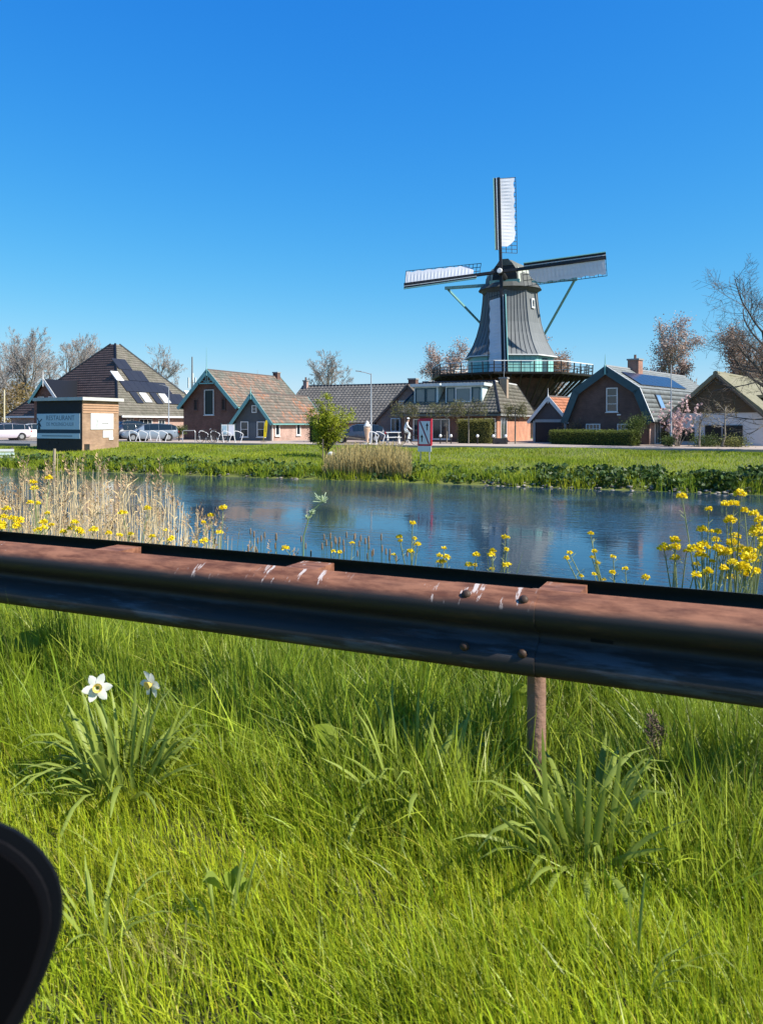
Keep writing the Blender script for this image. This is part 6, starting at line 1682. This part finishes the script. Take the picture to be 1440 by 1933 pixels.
# ---- rapeseed
M_RAPE = mat('rape_yellow', (.86, .70, .01), .55, (.80, .60, .01), 10, tint=1, transl=.3)
def rape(label, group, px, d, tops, seed, scale=1.0, leafy=0):
    """tops: picture points of the flower heads; the plant stands at depth d"""
    v = W(px, 800, d); zb = g(v.x, v.y); root = thing('rapeseed_plant', label, 'flower', (v.x, v.y, zb), TH, group); rr = random.Random(seed); rg = np.random.default_rng(seed)
    st = MB(); main = Vector((0, 0, -.05)); 
    for (tx, ty, s) in tops:
        dy = rr.gauss(0, .06); head = Vector(((tx - px) / FPX * (d + dy), dy, CAMZ + (800 - ty) / FPX * (d + dy) - zb))
        mid = Vector((head.x * .35 + rr.gauss(0, .015), head.y * .4, head.z * .55))
        st.tube([main, mid, head - Vector((0, 0, .012))], [.0065 * scale, .005 * scale, .0028 * scale], 5, False)
        n = int(60 * s); P = rg.normal(0, 1, (n, 3)); P /= np.linalg.norm(P, axis=1)[:, None]; P *= rg.uniform(.5, 1, (n, 1)) * np.array([.024, .024, .019]) * s; P[:, 2] = np.abs(P[:, 2]) * 1.2 - .008
        o = leaves('flower_head', P, .0135 * (s ** .4), M_RAPE, root, seed + int(tx), .95, .4, tvar=.18); o.location = head
        for k in range(4):                                  # pods below the head
            t = rr.uniform(.62, .92); c = mid.lerp(head, t); a = rr.random() * 6.283; st.tube([c, c + Vector((math.cos(a) * .03, math.sin(a) * .03, .025))], [.0012, .0018], 3, False)
    st.build('stems', mat('rape_stem', (.30, .33, .16), .6, (.22, .27, .10), 6, transl=.2), root)
    if leafy:
        P = rg.normal(0, .09, (leafy, 3)); P[:, 2] = np.abs(P[:, 2]) * 1.3 + .12
        leaves('leaves', P, .05, mat('rape_leaves', (.15, .21, .05), .55, (.10, .15, .03), 4, tint=1, transl=.3), root, seed, .5)
RG = 'yellow flowering rape beyond the rail'
lc = 'flowering rape plant in the thick yellow clump right above the rail'
rape('tallest rape plant of the right clump with a head above the water edge', RG, 1375, 4.25, [(1383, 932, 1.5), (1378, 951, 1.2), (1394, 951, 1.3), (1372, 983, 1.6), (1386, 979, 1.2), (1382, 1025, 1.6)], 301)
rape('rape plant leaning out with a lone head left of the tallest one', RG, 1330, 4.3, [(1297, 936, 1.4), (1341, 960, 1.0), (1332, 1000, 1.5), (1343, 1002, .7), (1363, 1003, 1.1)], 302)
rape('rape plant at the picture edge beside the tallest one', RG, 1425, 4.15, [(1430, 963, 1.1), (1427, 970, 1.3), (1432, 982, 1.5), (1427, 1002, 2.0), (1409, 1037, 1.6), (1433, 1045, 1.9)], 303)
rape('densest rape plant with a broad flat cluster of heads', RG, 1330, 4.2, [(1318, 1038, 2.1), (1334, 1030, 1.6), (1348, 1035, 1.5), (1364, 1041, 1.6), (1373, 1045, 1.3), (1324, 1048, 1.5), (1355, 1072, 1.1), (1347, 1058, .8)], 304, leafy=160)
rape('rape plant with a pair of heads at the left of the thick clump', RG, 1275, 4.4, [(1257, 1035, 1.8), (1270, 1033, 1.5), (1279, 1020, 1.5), (1294, 1039, .9), (1274, 1053, 1.3), (1304, 1064, .9)], 305, leafy=120)
rape('leafy rape plant touching the rail at the picture edge', RG, 1405, 4.0, [(1403, 1055, 1.9), (1410, 1050, 1.4), (1406, 1075, 1.9), (1410, 1083, 1.5), (1437, 1032, 1.4)], 306, leafy=220)
rape('rape plant before the dark reflection left of the thick clump', RG, 1160, 5.2, [(1119, 1040, .9), (1119, 1051, .8), (1157, 1050, .9), (1116, 1006, .9), (1126, 1062, .9), (1068, 1042, .9), (1069, 1053, 1.0)], 307)
rape('small scattered rape plant between the two clumps over the water', RG, 1175, 5.1, [(1185, 1073, 1.0), (1158, 1080, 1.0), (1126, 1083, .8), (1092, 1086, .7), (1220, 1090, 1.3), (1150, 1093, .8)], 308)
rape('rape plant over the grey reflection right of the sign reflection', RG, 935, 5.4, [(954, 1014, 1.4), (932, 1040, 1.3), (927, 1046, 1.3), (955, 1037, .9), (953, 1066, 1.2), (960, 1064, .9)], 309)
rape('rape plant close above the rail left of the grey reflection', RG, 890, 5.5, [(897, 1047, 1.3), (884, 1066, 1.3), (898, 1066, .9), (931, 1073, .8)], 310)
rape('rape plant below the sign reflection', RG, 835, 5.7, [(838, 1034, .9), (829, 1048, 1.1), (842, 1052, 1.3), (834, 1060, 1.3), (826, 1060, .9)], 311)
rape('rape plant in front of the white sign reflection', RG, 780, 5.9, [(778, 987, 1.2), (754, 1013, 1.1), (755, 1020, .9), (781, 1016, .9), (788, 1027, 1.2), (774, 1040, 1.2), (742, 1046, .8)], 312)
rape('short pale rape plant among the small plantain heads', RG, 650, 6.3, [(643, 1042, 1.0), (630, 1040, .9), (665, 1024, .9), (538, 1035, 1.5)], 313)
rape('rape plant at the end of the reeds', RG, 410, 7.0, [(421, 959, 1.7), (397, 973, 1.4), (384, 986, 1.2), (411, 1005, 1.5), (388, 1022, 1.9), (370, 1023, 1.0)], 314)
rape('rape plant with two heads in the middle of the reeds', RG, 255, 6.9, [(236, 968, 1.7), (277, 960, 1.7), (330, 1015, 1.2), (312, 1000, .9)], 315)
rape('tallest rape plant among the reeds', RG, 78, 6.6, [(79, 902, 1.5), (78, 910, 1.4), (69, 922, 1.6), (53, 948, 1.3), (69, 950, 1.2), (86, 968, 1.1)], 316)
rape('low rape plant in the left reeds', RG, 40, 6.2, [(46, 984, 2.0), (44, 994, 1.9), (67, 986, 1.6), (14, 989, 1.8), (8, 960, 1.5), (10, 975, 1.4)], 317)
rape('low rape plant at the foot of the reeds', RG, 155, 6.2, [(142, 986, 1.4), (135, 997, 1.6), (163, 1001, 1.5), (176, 1000, 1.6), (115, 1004, 1.4), (150, 1005, 1.2)], 318)

rape('slim rape plant behind the densest one', RG, 1390, 4.5, [(1395, 1012, 1.4), (1412, 1008, 1.3), (1388, 1040, 1.5), (1360, 1018, 1.2), (1340, 1085, 1.1), (1385, 1090, 1.4)], 319, leafy=160)
rape('low bushy rape plant at the foot of the thick clump', RG, 1365, 3.9, [(1300, 1085, 1.1), (1325, 1078, 1.2), (1368, 1062, 1.3), (1392, 1068, 1.4), (1420, 1078, 1.5), (1432, 1020, 1.4)], 320, leafy=260)
rape('rape plant at the picture edge among the reeds', RG, 15, 6.0, [(5, 992, 1.6), (28, 978, 1.4), (22, 996, 1.6), (60, 1000, 1.4), (90, 996, 1.3), (100, 990, 1.1)], 321)
rape('rape plant hidden low between reeds and rail', RG, 215, 6.3, [(200, 1006, 1.3), (226, 1010, 1.2), (255, 1008, 1.1), (290, 1012, 1.2), (318, 1018, 1.1)], 322)
def plantains():
    rr = random.Random(231)
    k = 0
    for i in range(44):
        px = rr.choice((rr.uniform(470, 540), rr.uniform(560, 640), rr.uniform(640, 770), rr.uniform(680, 725))); d = rr.uniform(6.0, 6.8); v = W(px, 800, d); zb = g(v.x, v.y); top = 1000 + rr.random() ** 1.2 * 45 + (px - 600) * .05
        h = CAMZ - (top - 800) / FPX * d - zb
        root = thing('plantain', 'slender plantain with dark seed head ' + ('between the reeds and the cow parsley' if px < 545 else 'close around the cow parsley stalk' if px < 640 else 'over the open water right of the cow parsley'), 'flower', (v.x, v.y, zb), TH + rr.random(), 'plantain heads over the water')
        l = rr.gauss(0, .02)
        MB().tube([(0, 0, -.05), (l * .4, 0, h * .6), (l, 0, h - .05)], [.002, .002, .0018], 4, False).build('stem', M_GREENMETAL, root)
        MB().tube([(l, 0, h - .06), (l, 0, h - .045), (l, 0, h - .01), (l, 0, h)], [.003, .008, .007, .002], 6).build('seed_head', mat('plantain_brown', (.12, .10, .06), .8, (.22, .15, .11), 25), root)
plantains()

def cow_parsley():
    d = 5.9; px = 572; v = W(px, 800, d); zb = g(v.x, v.y); root = thing('cow_parsley', 'tall leaning cow parsley stalk over the open water', 'flower', (v.x, v.y, zb), TH)
    def L(x, y): return Vector(((x - px) / FPX * d, 0, CAMZ + (800 - y) / FPX * d - zb))
    MB().tube([(0, 0, -.05), L(573, 1013), L(583, 978), L(592, 962), L(609, 947)], [.006, .005, .0045, .004, .003], 6).build('stem', mat('parsley_stem', (.16, .24, .10), .6), root)
    for (x, y, r) in ((609, 944, .045), (588, 967, .03), (581, 978, .022)):
        mb = MB(); rr = random.Random(x)
        c = L(x, y)
        for k in range(26):
            e = c + Vector((rr.gauss(0, r * .6), rr.gauss(0, r * .6), rr.gauss(.012, r * .4))); mb.tube([c - Vector((0, 0, .015)), e], [.0014, .003], 4)
        mb.build('umbel', mat('parsley_green', (.42, .50, .30), .6, (.3, .4, .2), 30), root)
cow_parsley()

# ================================================================== THE CAR'S WING MIRROR in the near corner
def wing_mirror():
    d = .552; c = W(-78, 1772, d)
    root = thing('wing_mirror', 'glossy black car wing mirror housing in the lower picture corner', 'car mirror', (c.x, c.y, c.z), TH)
    rt = [(-60, 1538), (0, 1551), (34, 1566), (62, 1586), (84, 1608), (102, 1634), (113, 1658), (120, 1690), (120, 1726), (115, 1756), (108, 1780), (92, 1828), (69, 1880), (40, 1932), (10, 1975), (-30, 2000), (-80, 2006)]
    lf = [(-160, 1985), (-240, 1930), (-290, 1840), (-310, 1750), (-290, 1650), (-230, 1575), (-140, 1543)]
    out = [((x + 78) / FPX * d, (1772 - y) / FPX * d) for x, y in rt + lf]
    rings = [[(x * k - yy * .52, yy, z * k - yy * .62) for x, z in out] for yy, k in ((-.008, .965), (-.006, .985), (0, 1.0), (.018, .985), (.058, .90), (.083, .75), (.10, .5), (.106, .15))]
    MB().rings(rings).build('housing', mat('mirror_plastic', (.004, .005, .007), .55, (.005, .006, .008), 8, spec=.12), root, True)
    MB().rings([[(p[0] * .93, -.0105 if j else -.0075, p[2] * .93) for p in rings[2]] for j in (0, 1)]).build('inner_rim', mat('rim_black', (.006, .006, .008), .55, spec=.15), root)
    MB().rings([[(p[0] * .86, -.013 if j else -.011, p[2] * .86) for p in rings[2]] for j in (0, 1)]).build('mirror_glass', mat('mirror_back', (.002, .002, .003), .5, spec=.1), root)
    MB().tube([(-.05, 0, -.05), (-.16, .0, -.09), (-.30, .02, -.10)], [.028, .03, .035], 10).build('arm', mat('rim_black', (.006, .006, .008), .55, spec=.15), root, True)
wing_mirror()
